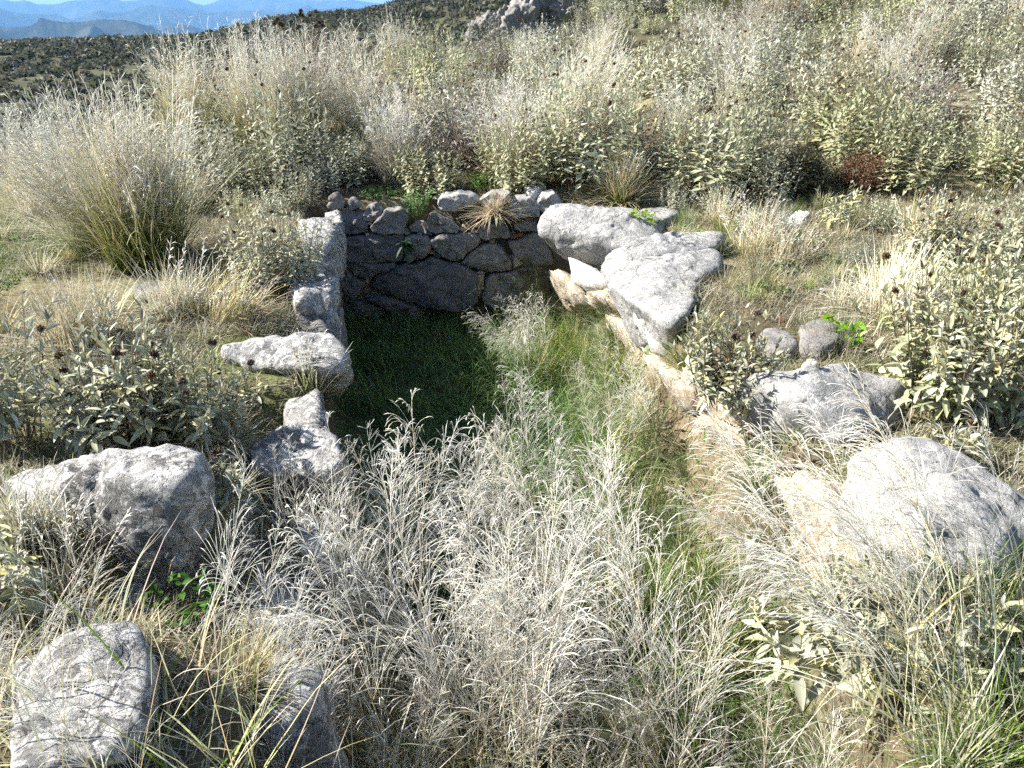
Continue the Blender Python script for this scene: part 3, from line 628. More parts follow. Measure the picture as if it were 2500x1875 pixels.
def near_shrub(base, R, H, nst, leafL, label, heads=6, open_=0.05, lowest=.25, nodes=9, group=None, rot=0, nleaf=300, lean=(0, 0)):
    r = np.random.default_rng(int(1000 * (abs(base[0]) * 7 + base[1] * 13 + H * 3)))
    P, Ls, col = shrub_data(r, R, H, nst, leafL, open_, lowest, nodes)
    for arr in (P, Ls):
        z = arr[..., 2].copy(); arr[..., 0] += z * lean[0]; arr[..., 1] += z * lean[1]
    root = thing('sage_shrub', base, label, 'shrub', group)
    a = Acc(); add_stems(a, P, .0036, r=r); obj('stems', a.mesh('stems', M_LEAF, True), root)['kind'] = 'stuff'
    toward = unit(np.array([0, 0, CAM_Z]) - np.array(base)); key = Ls[:, :3] @ toward + 0.03 * r.normal(0, 1, len(Ls))
    o = np.argsort(-key); near, rest = o[:nleaf], o[nleaf:]
    for i in near:
        l = Ls[i]; ob = obj('leaf', leaf_me((int(r.integers(0, 4)), int(r.integers(0, 4)))).copy(), root)
        ob.matrix_local = Matrix(((l[3] * l[12], l[6] * l[12], l[9] * l[12], l[0]), (l[4] * l[12], l[7] * l[12], l[10] * l[12], l[1]), (l[5] * l[12], l[8] * l[12], l[11] * l[12], l[2]), (0, 0, 0, 1)))
    a = Acc()
    vv = r.integers(0, 4, len(rest))
    for k in range(4): add_leaves(a, Ls[rest[vv == k]], col[rest[vv == k]], *LEAF_HI[k])
    if len(rest): obj('foliage', a.mesh('foliage', M_LEAF, True), root)['kind'] = 'stuff'
    for k in range((heads + 1) // 2):
        ph = r.uniform(0, 6.28); q = math.sqrt(r.uniform(0, 1)) * R * .8; h = H * r.uniform(.6, 1.05)
        b = np.array([[q * .5 * math.cos(ph), q * .5 * math.sin(ph), .05]]); d = np.array([[q * .5 / h * math.cos(ph) + lean[0], q * .5 / h * math.sin(ph) + lean[1], 1]])
        S = grow(b, d, np.array([h]), .1, 8, .03, r); a = Acc(); add_stems(a, S, .0022, (.16, .11, .075), r)
        st = obj('flower_stalk', a.mesh('flower_stalk', M_HEAD, True), root)
        for j in range(int(r.integers(1, 3))):
            s = obj('seed_head', SEED, st); s.location = S[0, -1 - 2 * j]; s.scale = [float(r.uniform(1.0, 1.5))] * 3; s.rotation_euler = (r.normal(0, .3), r.normal(0, .3), r.uniform(0, 6))
    return root
G = lambda px, py: at_ground(px, py)
near_shrub(G(330, 1090), .32, .54, 60, .085, 'tall leafy sage bush behind the large white-crusted left block', 12, lowest=.3)
near_shrub(G(40, 1100), .24, .64, 36, .085, 'tall sage bush cut by the left edge of the picture', 4, lowest=.3)
near_shrub(G(470, 1060), .30, .38, 50, .07, 'lower sage bush between the tall left bush and the pit', 8, .12)
near_shrub(at_z(10, 1500, -.05), .14, .34, 10, .085, 'small sage sprig low at the left edge in front of the block', 0, lowest=.3)
near_shrub(G(600, 1010), .16, .20, 14, .06, 'small sage sprigs by the seed heads left of the pit', 4, .1)
near_shrub(at_z(560, 1240, -.05), .07, .20, 5, .065, 'lone little sage sprig before the lichen-spotted grey block', 2, .1)
near_shrub(at_z(1775, 985, -.02), .26, .44, 56, .068, 'sage bush growing on the right rim over the pit', 6, lowest=.2, lean=(-.15, -.1))
near_shrub(G(2330, 1000), .46, .68, 110, .088, 'large pale sage bush beside the cracked boulder at right', 14, lowest=.25)
near_shrub(G(2480, 860), .50, .74, 100, .085, 'tall pale sage bush cut by the right edge of the picture', 12, lowest=.25)
near_shrub(G(2300, 1130), .14, .16, 9, .075, 'low sage sprig between the two right boulders', 2, lowest=.2)
near_shrub(at_z(2250, 1620, -.1), .40, .30, 50, .10, 'low broad-leaved sage patch in the bottom right corner under grass', 0, lowest=.2)
near_shrub(at_z(1990, 1640, -.15), .22, .22, 16, .09, 'low broad-leaved sage patch at the foot of the tan rock face', 0, lowest=.2)
near_shrub(G(680, 700), .42, .56, 110, .062, 'dark-leaved sage bush hanging over the rear left wall', 10, lowest=.25)
near_shrub(G(2050, 560), .18, .42, 12, .085, 'young broad-leaved sage standing alone on the slope', 0, lowest=.3)
near_shrub(G(2280, 640), .36, .46, 60, .075, 'sage bush full of dark seed heads right of the grassy slope', 14, .1, lowest=.25)

# background shrubs share a few meshes
VAR = []
for k in range(7):
    r = np.random.default_rng(100 + k); R, H = (.52, .85) if k < 5 else (.42, .6)
    P, Ls, col = shrub_data(r, R, H, 74 if k < 5 else 56, .092, .02, .22, 11)
    a = Acc(); add_stems(a, P[::2], .0034, r=r); st = a.mesh('stems', M_LEAF)
    a = Acc(); add_leaves(a, Ls, col, *LEAF_LO, tri=True); fo = a.mesh('foliage', M_LEAF)
    a = Acc(); n = 6; ph = r.uniform(0, 6.28, n); q = np.sqrt(r.uniform(0, 1, n)) * R * .75; h = H * r.uniform(.85, 1.18, n)
    S = grow(np.stack([q * .4 * np.cos(ph), q * .4 * np.sin(ph), 0 * q], -1), np.stack([q * .6 / H * np.cos(ph), q * .6 / H * np.sin(ph), 1 + 0 * q], -1), h, .05, 6, .03, r)
    add_stems(a, S, .002, (.17, .12, .08), r)
    for i in range(n):
        for j in (-1, -2)[:int(r.integers(1, 3))]: a.add(SEED_LO.V[0] * r.uniform(.8, 1.3) + S[i, j], T=SEED_LO.T[0], C=(.085, .055, .04))
    VAR.append((fo, st, a.mesh('flower_stalks', M_HEAD)))
def far_shrub(p, s, label, group=None, k=None, sz=1.0, heads=True):
    k = int(rng.integers(0, 7)) if k is None else k
    root = thing('sage_shrub', p, label, 'shrub', group); root.rotation_euler = (0, 0, rng.uniform(0, 6.28)); root.scale = (s, s, s * sz)
    f = obj('foliage', VAR[k][0], root); f['kind'] = 'stuff'
    t = obj('stems', VAR[k][1], root); t['kind'] = 'stuff'
    if heads: h = obj('flower_stalks', VAR[k][2], root); h['kind'] = 'stuff'
    return root
GRP = 'sage shrubs massed on the slope behind the pit'
cnt = 0
ys = 8.3
while ys < 34:
    step = 0.80 + 0.075 * (ys - 8)
    x0 = -0.46 * ys if ys < 11 else -0.25 * ys if ys < 14 else -0.12 * ys
    xs = x0 + rng.uniform(0, step)
    while xs < 0.74 * ys + 0.3:
        x, y = xs + rng.uniform(-.2, .2) * step, ys + rng.uniform(-.3, .3) * step
        if not (y < 9.0 and x < 1.6 and rng.uniform() < .45):
            s = rng.uniform(.65, 1.35) * (1 + .012 * (ys - 8)); far_shrub((x, y, gz(x, y) - .05), s, 'grey-green sage shrub in the dense mass on the slope behind the pit', GRP, sz=rng.uniform(.7, 1.2)); cnt += 1
        xs += step * rng.uniform(.85, 1.25)
    ys += step * .95
for px, py, s, lab in ((860, 440, .62, 'shaded sage shrub just behind the left half of the rear wall'), (1110, 462, .30, 'tiny sage plant rooted on top of the rear wall'),
        (1420, 440, .6, 'leafy sage shrub above the rear right boulder'), (1330, 420, .55, 'sage shrub between the dry tussocks above the rear wall'),
        (1760, 520, .55, 'low sage shrub on the slope beside the grey half-hidden boulder'), (1880, 500, .6, 'low sage shrub above the egg-shaped white stone'),
        (2200, 470, .85, 'bright pale sage shrub on the upper right slope, left of a pair'), (2430, 450, .9, 'bright pale sage shrub on the upper right slope, right of a pair'),
        (620, 470, .62, 'sage shrub with dark seed heads behind the big left tussock'), (760, 430, .7, 'grey sage shrub left of the rear wall top'),
        (480, 400, .75, 'sage shrub between the two tall left tussocks'), (2480, 620, .7, 'sage shrub at the right edge below the bright pale pair'),
        (1900, 585, .4, 'little sage shrub below the egg-shaped white stone'), (2140, 560, .5, 'sage shrub right of the young broad-leaved sage'), (2210, 720, .45, 'sage shrub in front of the brown dry tuft on the right slope'), (2090, 650, .34, 'little sage shrub in the middle of the right slope'), (1830, 560, .36, 'little sage shrub at the end of the long slabs'),
        (1640, 520, .38, 'small sage clump behind the flat ledge')):
    p = at_ground(px, py); far_shrub(p - np.array([0, 0, .04]), s, lab)
for px, d, s, lab in ((430, 7.9, .5, 'low sage shrub right behind the huge left tussock'), (530, 7.7, .5, 'sage shrub left of the rear wall, first of a low row'), (620, 7.6, .5, 'sage shrub left of the rear wall, second of a low row'), (700, 7.9, .55, 'sage shrub left of the rear wall, third of a low row'),
        (570, 8.5, .7, 'sage shrub behind the low row left of the rear wall'), (690, 8.7, .7, 'sage shrub at the foot of the green-footed tussock'), (780, 8.3, .65, 'sage shrub behind the left corner of the rear wall'), (480, 9.0, .75, 'sage shrub in the gap between the huge left tussock and the green-footed one'),
        (380, 9.2, .8, 'sage shrub at upper left against the dark valley'), (330, 10.2, .8, 'farther sage shrub at upper left against the dark valley'), (150, 9.8, .7, 'sage shrub behind the leaning left tussock'), (30, 10.5, .7, 'sage shrub at the far left edge before the valley')):
    p = np.array([at_y(px, 250, d)[0], d, 0]); p[2] = gz(p[0], p[1]) - .04; far_shrub(p, s, lab)
# two dark-needled cushions and a rusty one on the slope
def cushion(px, py, R, H, col, label):
    p = at_ground(px, py); r = np.random.default_rng(int(px)); root = thing('heath_cushion', p, label, 'shrub'); n = 700
    d = unit(r.normal(0, 1, (n, 3))); d[:, 2] = np.abs(d[:, 2]); P = grow(d * .05, d + np.array([0, 0, .2]), r.uniform(.6, 1.05, n) * R, 0, 4, .12, r) * np.array([1, 1, H / R])
    a = Acc(); V, Q = tubes(P, np.linspace(.0025, .001, 5)[None].repeat(n, 0), 3); a.add(V, Q, C=percol((.16, .12, .08), n, 5, 3, .2, r)); obj('twigs', a.mesh('twigs', M_HEAD), root)['kind'] = 'stuff'
    k = P[:, 2:].reshape(-1, 3).repeat(6, 0) + r.normal(0, .02, (n * 18, 3)); V, Q, C = leaf_tris(k, .011, r, col); a = Acc(); a.add(V, Q, C=C); obj('needles', a.mesh('needles', M_GREEN), root)['kind'] = 'stuff'
cushion(1950, 470, .34, .42, (.085, .09, .035), 'dark olive heath cushion among the sage on the slope')
cushion(2110, 455, .26, .3, (.20, .125, .08), 'rusty brown heath cushion beside the olive one')
cushion(1790, 60, 1.2, .9, (.10, .12, .02), 'yellow-green bush at the top edge of the slope')

# ------------------------------------------------------------------ tall tussocks behind the pit
GRN = np.array([.23, .26, .075]); OLV = np.array([.40, .385, .17]); STR = np.array([.66, .60, .44]); PAL = np.array([.80, .775, .69]); BRN = np.array([.34, .24, .15])
def lerp(a, b, t): return a + (b - a) * t
def tussock(base, label, n=130, nb=420, L=1.05, lean=(.08, .5), az=None, head=1.0, green=1.0, bl=.8, rb=.14, name='grass_tussock', brown=0.0, cr=.0024, group=None, hw=1.0):
    r = np.random.default_rng(int(abs(base[0] * 991 + base[1] * 577 + L * 100)))
    root = thing(name, base, label, 'grass', group)
    def start(m, lo, hi):
        ph = r.uniform(0, 2 * np.pi, m) if az is None else r.uniform(az[0], az[1], m)
        q = np.sqrt(r.uniform(0, 1, m)); ln = lo + (hi - lo) * r.uniform(0, 1, m) ** 1.3
        pp = r.uniform(0, 2 * np.pi, m)
        P0 = np.stack([np.cos(pp) * q * rb, np.sin(pp) * q * rb, 0 * q - .02], -1)
        D = np.stack([np.cos(ph) * np.tan(ln), np.sin(ph) * np.tan(ln), np.ones(m)], -1); return P0, unit(D)
    # culms
    if n:
        P0, D = start(n, *lean); ln = L * r.uniform(.5, 1.15, n)
        P = grow(P0, D, ln, r.uniform(.05, .5, n) ** 1.3, 9, .012, r)
        t = np.linspace(0, 1, 10)[:, None]; ramp = lerp(lerp(GRN * 1.2, STR, 1 - green), STR, np.clip(t * 1.9 - .25, 0, 1)); ramp = lerp(ramp, PAL, np.clip(t * 2 - 1, 0, 1))
        rad = np.linspace(cr, cr * .5, 10)[None] * r.uniform(.8, 1.2, (n, 1)); V, Q = tubes(P, rad, 3)
        a = Acc(); a.add(V, Q, C=percol(ramp, n, 10, 3, .10, r)); obj('culms', a.mesh('culms', M_STRAW, True), root)['kind'] = 'stuff'
        if head:
            a = Acc(); m = 6
            for k in (6, 7, 8, 9):
                c = int(m * (1.0 if k < 9 else .6)); T = unit(P[:, k] - P[:, k - 1]); an = r.uniform(0, 6.28, (n, c)); aa, bb = perp(T)
                side = np.cos(an)[..., None] * aa[:, None] + np.sin(an)[..., None] * bb[:, None]
                d = unit(T[:, None] * 1.1 + side * .45); p0 = np.repeat(P[:, k][:, None], c, 1) + (P[:, k - 1] - P[:, k])[:, None] * r.uniform(0, 1, (n, c, 1))
                sel = r.uniform(0, 1, (n, c)) < .55 * head
                S = grow(p0[sel], d[sel], (r.uniform(.05, .13, (n, c)) * L)[sel], r.uniform(.4, 1.8, sel.sum()), 3, .04, r)
                rd = np.array([.0009, .0012, .0030, .0003])[None] * hw * r.uniform(.8, 1.2, (len(S), 1)); V, Q = tubes(S, rd, 3)
                a.add(V, Q, C=percol(PAL * 1.02, len(S), 4, 3, .1, r))
            obj('panicles', a.mesh('panicles', M_STRAW, True), root)['kind'] = 'stuff'
    if nb:
        P0, D = start(nb, lean[0] * .6, lean[1] * 1.5 + .1); ln = bl * L * r.uniform(.5, 1.25, nb)
        P = grow(P0, D, ln, r.uniform(.2, 1.1, nb), 6, .03, r); t = np.linspace(0, 1, 7)
        side, _ = perp(unit(np.gradient(P, axis=1))); w = (.0026 * (1 - t ** 2) + .0004)[None] * r.uniform(.7, 1.5, (nb, 1))
        V, Q = ribbons(P, w, side); tt = t[:, None]; mix = np.clip(tt * 1.3 + (1 - green) * .8, 0, 1)
        ramp = lerp(lerp(GRN, OLV, np.clip(tt * 1.8, 0, 1)), STR, np.clip(1.5 * mix - .45, 0, 1)); ramp = lerp(ramp, BRN, brown)
        a = Acc(); a.add(V, Q, C=percol(ramp, nb, 7, 2, .2, r)); obj('blades', a.mesh('blades', M_STRAW), root)['kind'] = 'stuff'
    return root
T = tussock
def GD(px, d): x = at_y(px, 250, d)[0]; return np.array([x, d, gz(x, d)])
T(G(360, 640), 'huge pale tussock of tall grass at the left, green at its foot', 260, 1300, 1.25, (.03, .55), rb=.26, green=1.3)
T(G(250, 620), 'pale feathery tussock leaning left beside the huge left tussock', 120, 400, 1.15, (.1, .6), az=(1.8, 4.2), rb=.2)
T(GD(720, 9.3), 'tall straw tussock with bright green foot left of centre, against the hills', 240, 1300, 1.45, (.03, .40), rb=.26, green=1.3)
T(GD(610, 9.8), 'straw tussock behind and left of the green-footed one', 120, 400, 1.4, (.05, .4), rb=.2)
T(GD(870, 9.6), 'thin pale tussock right of the green-footed one', 90, 300, 1.4, (.05, .4), rb=.2)
T(GD(450, 10.0), 'distant tussock showing thistle-like heads on the skyline', 100, 300, 1.35, (.05, .45), rb=.2)
T(GD(960, 8.5), 'pinkish-brown dry tussock above the left half of the rear wall', 80, 800, .95, (.05, .5), green=.15, bl=.75, brown=.35, rb=.15)
T(GD(1260, 8.6), 'olive and straw tussock sweeping right above the rear wall', 170, 900, 1.15, (.05, .62), green=.8, rb=.2, bl=.65)
T(GD(1390, 9.0), 'pale windswept tussock arching to the right in the middle distance', 170, 500, 1.4, (.1, .6), az=(-.9, 1.2), green=.5, rb=.25)
T(GD(1530, 8.0), 'low bushy olive tussock above the flat ledge', 12, 700, .62, (.1, .8), green=.8, bl=.9, rb=.14)
T(GD(40, 8.2), 'pale dry tussock at the far left edge', 70, 400, .8, (.1, .6), green=.3, rb=.3)
T(G(110, 520), 'small brown tussock left of the huge left tussock', 30, 400, .55, (.1, .7), green=.1, brown=.25, rb=.2)
T(GD(20, 9.5), 'tussock with arching dark heads at the far left before the valley', 60, 200, 1.0, (.1, .6), green=.3, rb=.3)
T(G(210, 850), 'straw-coloured tuft behind the left sage bush', 20, 500, .5, (.1, .7), green=.15, rb=.16, bl=.9)
T(G(430, 770), 'flattened blond tuft behind the jutting left block', 8, 480, .45, (.2, 1.0), green=.05, rb=.16, bl=.9)
T(G(560, 790), 'blond curved tuft leaning right near the jutting left block', 8, 300, .42, (.2, .9), az=(-1, 1.2), green=.05, rb=.12, bl=.9)
T(at_y(1208, 520, YB - .1), 'hanging brown tuft growing out of the rear wall top', 0, 420, .36, (.5, 1.35), az=(3.2, 6.2), green=.1, brown=.35, rb=.05, bl=1.0)
T(G(1840, 620), 'drooping white grass tuft on the right rim below the egg-shaped stone', 40, 260, .5, (.2, .9), green=.15, bl=.8, rb=.18, head=.6)
T(G(1760, 540), 'small drooping white tuft on the right rim behind the slabs', 20, 160, .42, (.2, .9), green=.15, bl=.8, rb=.12, head=.6)
T(G(2180, 780), 'dry greyish tuft between the green herb and the pale sage', 10, 600, .5, (.2, 1.0), green=.25, bl=.95, rb=.16)
T(G(2250, 620), 'brown dry tuft in the sage on the right slope', 15, 380, .5, (.1, .6), green=.1, brown=.3, rb=.15, bl=.9)
T(G(760, 965), 'thin green and straw tuft in front of the jutting left block', 14, 90, .36, (.05, .5), green=1.0, rb=.06, bl=.8, head=.5)
T(at_z(60, 1330, 0), 'bright green tuft at the left edge in front of the white-crusted block', 6, 260, .26, (.05, .6), green=1.3, rb=.08, bl=1.0, head=0)
T(at_z(150, 1400, -.05), 'wiry brown tuft with tiny dry twigs below the white-crusted block', 22, 70, .36, (.05, .6), green=.2, brown=.2, rb=.12, bl=.7, head=.8, hw=.6)

for k in range(26):
    d = 9.2 + 13 * (k / 26) + rng.uniform(-.3, .3); x = rng.uniform(-.25 * d, .68 * d)
    T((x, d, gz(x, d)), 'straw-coloured tussock standing among the sage on the slope', int(rng.integers(40, 90)), 120, rng.uniform(.9, 1.3), (.05, .5), green=rng.uniform(.1, .9), rb=.16, group='straw tussocks among the sage', cr=.003, head=.6)
TW = []
for k in range(3):
    r = np.random.default_rng(700 + k); n = 260; d = unit(r.normal(0, 1, (n, 3))); d[:, 2] = np.abs(d[:, 2]) + .3; P = grow(d * .04, d, r.uniform(.4, .8, n), 0, 6, .16, r); a = Acc()
    V, Q = tubes(P, np.linspace(.0045, .0014, 7)[None].repeat(n, 0), 3); a.add(V, Q, C=percol((.26, .21, .165), n, 7, 3, .25, r)); k2 = P[:, 3:].reshape(-1, 3); V, Q, C = leaf_tris(k2 + r.normal(0, .015, k2.shape), .016, r, (.24, .19, .12)); a.add(V, Q, C=C); TW.append(a.mesh('dead_bush', M_HEAD))
for k in range(30):
    d = 8.6 + 14 * (k / 30) + rng.uniform(-.3, .3); x = rng.uniform(-.3 * d, .7 * d)
    o = obj('dead_bush', TW[k % 3], None, (x, d, gz(x, d) + .02)); z = rng.uniform(.8, 1.4); o.scale = (z, z, z); o.rotation_euler = (0, 0, rng.uniform(0, 6)); tag(o, 'grey-brown leafless twiggy bush among the sage on the slope', 'bush', 'dead bushes among the sage')

# ------------------------------------------------------------------ smilo grass: culms with whorls of hair-fine branches
def culm_mesh(seed, L, lean, style):
    r = np.random.default_rng(seed); a = Acc()
    S = grow(np.zeros((1, 3)), np.array([[math.tan(lean), 0, 1.0]]), np.array([L]), .28 + .25 * r.uniform(), 26, .012, r); S0 = S[0]
    t = np.linspace(0, 1, 27); rad = (.0017 * (1 - t) + .0007)[None]
    V, Q = tubes(S, rad, 3); ramp = lerp(OLV * 1.1, STR, np.clip(t * 2.2, 0, 1)[:, None]); ramp = lerp(ramp, PAL, np.clip(t * 2 - .8, 0, 1)[:, None])
    a.add(V, Q, C=percol(ramp, 1, 27, 3, .05, r))
    nodes = np.cumsum(np.concatenate([[r.uniform(.36, .46)], np.linspace(.095, .035, 9) * r.uniform(.8, 1.2, 9)])); nodes = nodes[nodes < .985]
    for j, u in enumerate(nodes):
        f = u * 26; i = int(f); p = S0[i] + (S0[i + 1] - S0[i]) * (f - i); Tn = unit(S0[i + 1] - S0[i])[None]; aa, bb = perp(Tn)
        rel = j / max(1, len(nodes) - 1); nb = int((9 if style == 'open' else 13 if style == 'star' else 8) * (1 - .45 * rel) * r.uniform(.7, 1.2))
        an0 = r.uniform(0, 6.28); an = an0 + r.uniform(-1.7, 1.7, nb) * (1.0 if style != 'star' else 1.9)
        side = np.cos(an)[:, None] * aa + np.sin(an)[:, None] * bb
        ga = {'open': .5, 'star': .95, 'droop': .5}[style] * r.uniform(.5, 1.25, nb)[:, None]
        d = Tn * np.cos(ga) + side * np.sin(ga)
        ln = (.27 * (1 - rel) + .08) * r.uniform(.45, 1.1, nb) * (1.0 if style != 'star' else .8)
        dr = {'open': 1.15, 'star': .25, 'droop': 2.2}[style] * r.uniform(.4, 1.6, nb)
        B = grow(np.repeat(p[None], nb, 0), d, ln, dr, 6, .014, r)
        sp = {'open': 1.0, 'star': .7, 'droop': 1.6}[style]
        rd = np.array([.0006, .00052, .0005, .0005, .00058, .00105 * sp, .0001])[None] * r.uniform(.85, 1.2, (nb, 1))
        V, Q = tubes(B, rd, 3); cr = np.repeat(PAL[None], 7, 0).copy(); cr[0] = (.62, .50, .32)
        a.add(V, Q, C=percol(cr, nb, 7, 3, .07, r))
        for k in (3, 4):
            sel = r.uniform(0, 1, nb) < (.3 if style != 'star' else .2)
            if not sel.any(): continue
            m = sel.sum(); dd = unit(B[sel, k + 1] - B[sel, k]) + r.normal(0, .25, (m, 3))
            B2 = grow(B[sel, k], dd, ln[sel] * r.uniform(.25, .5, m), dr[sel] * .8, 4, .015, r)
            rd = np.array([.00042, .00042, .0005, .00105 * sp, .0001])[None] * r.uniform(.85, 1.25, (m, 1)); V, Q = tubes(B2, rd, 3); a.add(V, Q, C=percol(PAL, m, 5, 3, .07, r))
    # sheathing leaves on the lower culm
    nl = 3; ii = r.integers(3, 11, nl); d = unit(np.stack([r.normal(0, .6, nl), r.normal(0, .6, nl), np.ones(nl)], -1)); B = grow(S0[ii], d, r.uniform(.12, .28, nl), r.uniform(.5, 2, nl), 6, .04, r)
    side, _ = perp(unit(np.gradient(B, axis=1))); w = np.array([.0018, .0024, .0024, .002, .0015, .0009, .0001])[None].repeat(nl, 0); V, Q = ribbons(B, w, side); a.add(V, Q, C=percol(lerp(OLV, STR, .6), nl, 7, 2, .2, r))
    return a.mesh('culm', M_STRAW, True)
LEANS = [.15, .35, .58, .85, 1.1]
CULMS = {}
for li, le in enumerate(LEANS):
    CULMS[li] = [culm_mesh(300 + 10 * li + k, 1.0, le, s) for k, s in enumerate(('open', 'star', 'open', 'droop'))]
def smilo(base, label, n, az, lean, L=(.75, 1.15), rb=.12, blades=160, bcol=.6, styles=(0, 1, 2, 3), gl=.5, group=None):
    r = np.random.default_rng(int(abs(base[0] * 773 + base[1] * 331 + n * 7)))
    base = np.array(base); g0 = gz(base[0], base[1]); big = 1.22 if g0 < -.7 else 1.0; base[2] = min(base[2], g0) if g0 < -.3 else g0
    root = thing('smilo_grass', base, label, 'grass', group)
    for k in range(n):
        le = r.uniform(*lean); li = int(np.argmin([abs(le - x) for x in LEANS]))
        o = obj('culm', CULMS[li][int(r.choice(styles))].copy(), root); q = math.sqrt(r.uniform()) * rb; ph = r.uniform(0, 6.28)
        o.location = (q * math.cos(ph), q * math.sin(ph), -.02); s = r.uniform(*L) * big; o.scale = (s, s, s)
        o.rotation_euler = (r.normal(0, .05), le * 0 + r.normal(0, .05), R_(r.uniform(*az)))
    if blades:
        m = int(blades * .55); ph = np.radians(r.uniform(az[0] - 60, az[1] + 60, m)); ln = r.uniform(.1, 1.0, m); q = np.sqrt(r.uniform(0, 1, m)) * rb * 1.3; pp = r.uniform(0, 6.28, m)
        P = grow(np.stack([np.cos(pp) * q, np.sin(pp) * q, 0 * q - .02], -1), np.stack([np.cos(ph) * np.tan(ln), np.sin(ph) * np.tan(ln), np.ones(m)], -1), gl * r.uniform(.5, 1.2, m), r.uniform(.3, 1.6, m), 7, .04, r)
        side, _ = perp(unit(np.gradient(P, axis=1))); t = np.linspace(0, 1, 8); w = (.0026 * (1 - t ** 2) + .0002)[None] * r.uniform(.5, 1.3, (m, 1)); V, Q = ribbons(P, w, side)
        tt = t[:, None]; gr = percol(lerp(np.array([.10, .16, .035]), np.array([.18, .24, .07]), tt), m, 8, 2, .2, r); dr_ = percol(lerp(OLV, STR, np.clip(tt + .2, 0, 1)), m, 8, 2, .15, r)
        isg = np.repeat((r.uniform(0, 1, m) < bcol * .55)[:, None], 16, 1).reshape(-1, 1); a = Acc(); a.add(V, Q, C=np.where(isg, gr, dr_)); obj('blades', a.mesh('blades', M_GREEN), root)['kind'] = 'stuff'
    return root
def B(px, py, z): return at_z(px, py, z)
smilo(B(1230, 1800, -.5), 'tallest plumed white grass rising in the middle of the foreground', 28, (45, 150), (.1, .75), (.85, 1.15), .16, 220)
smilo(B(1000, 1740, -.5), 'drooping white feathery grass leaning left over the left pit edge', 19, (105, 195), (.3, .95), (.8, 1.1), .15, 160, styles=(0, 3, 2))
smilo(B(760, 1800, -.35), 'white feathery grass fanning low to the left in front of the dark stone', 16, (120, 200), (.4, 1.05), (.6, .9), .14, 120, styles=(0, 3, 2))
smilo(B(1650, 1850, -.45), 'dense straw grass with orange nodes right of the middle foreground', 17, (50, 150), (.2, .85), (.8, 1.15), .16, 240)
smilo(B(2250, 1980, -.3), 'long straight straw stems slanting up from the bottom right corner', 14, (105, 165), (.4, .9), (.75, 1.0), .18, 200, styles=(0, 2), bcol=.5)
smilo(B(2480, 1750, -.1), 'white fine grass at the right edge over the broad pale boulder', 6, (110, 190), (.4, 1.05), (.7, 1.0), .15, 80, styles=(0, 2))
smilo(B(420, 1990, -.1), 'dry grass arching across the bottom left slab', 10, (60, 170), (.4, 1.05), (.45, .8), .2, 120, bcol=.2, styles=(0, 2))
smilo(B(90, 1800, 0), 'dry fine grass at the bottom left edge', 8, (40, 150), (.1, .8), (.35, .6), .14, 100, bcol=.15, styles=(0, 2))
smilo(B(1500, 1450, -.7), 'straw grass standing inside the pit before the right boulders', 16, (75, 175), (.1, .7), (.75, 1.05), .22, 320, bcol=.75)
smilo(B(1280, 1300, -.75), 'white plumed grass rising from the dark middle of the pit', 12, (60, 150), (.1, .55), (.6, .9), .18, 260, bcol=.7)
smilo(B(1720, 1480, -.6), 'plume arching right over the dark hollow under the tan rock', 8, (0, 70), (.5, 1.0), (.65, .95), .12, 160, bcol=.6, styles=(0, 2))
smilo(B(1520, 1150, -.85), 'sunlit straw grass under the sage bush on the right rim', 12, (30, 200), (.1, .7), (.55, .8), .2, 320, bcol=.7, styles=(0, 1, 2))
smilo(B(1330, 900, -1.0), 'drooping straw grass at the back right of the pit floor', 16, (60, 240), (.2, .8), (.5, .8), .15, 240, bcol=.6, styles=(3, 0))
smilo(B(900, 1350, -.7), 'fine dark-lit grass along the left side of the pit', 10, (110, 220), (.3, .9), (.6, .85), .12, 100, bcol=.5, styles=(0, 1))
smilo(B(760, 1390, -.3), 'starry whorled stem standing alone before the lichen-spotted block', 2, (115, 125), (.3, .4), (.72, .82), .02, 6, styles=(1,))
smilo(G(775, 905), 'single nodding stem in front of the jutting left block', 1, (110, 115), (.1, .2), (.62, .66), .01, 0, styles=(3,))

smilo(B(1010, 1640, -.9), 'starry white heads rising from the shaded left half of the pit', 15, (60, 150), (.1, .6), (.75, 1.0), .2, 60, styles=(1, 0, 3))
smilo(B(860, 1760, -.9), 'white heads leaning over the dark stones at the left pit edge', 13, (90, 170), (.2, .7), (.8, 1.05), .15, 60, styles=(0, 1, 2))
smilo(B(1130, 1960, -.5), 'short white heads crowding the bottom edge left of the middle', 12, (50, 150), (.1, .9), (.42, .7), .25, 120, bcol=.3)
smilo(B(1500, 1960, -.5), 'short straw heads crowding the bottom edge right of the middle', 12, (40, 150), (.1, .9), (.42, .7), .25, 120, bcol=.3)
smilo(B(1900, 1960, -.5), 'straw heads at the bottom edge below the broad-leaved sage patches', 6, (40, 150), (.1, .9), (.42, .75), .22, 120, bcol=.4)
smilo(B(700, 2000, -.3), 'blond heads at the bottom edge beside the flat-topped slab', 8, (60, 170), (.2, 1.0), (.42, .7), .22, 100, bcol=.2, styles=(0, 2))
smilo(B(2300, 1700, -.05), 'fine white heads standing over the broad-leaved sage patch', 5, (80, 170), (.1, .8), (.5, .8), .2, 90, bcol=.3, styles=(0, 2))

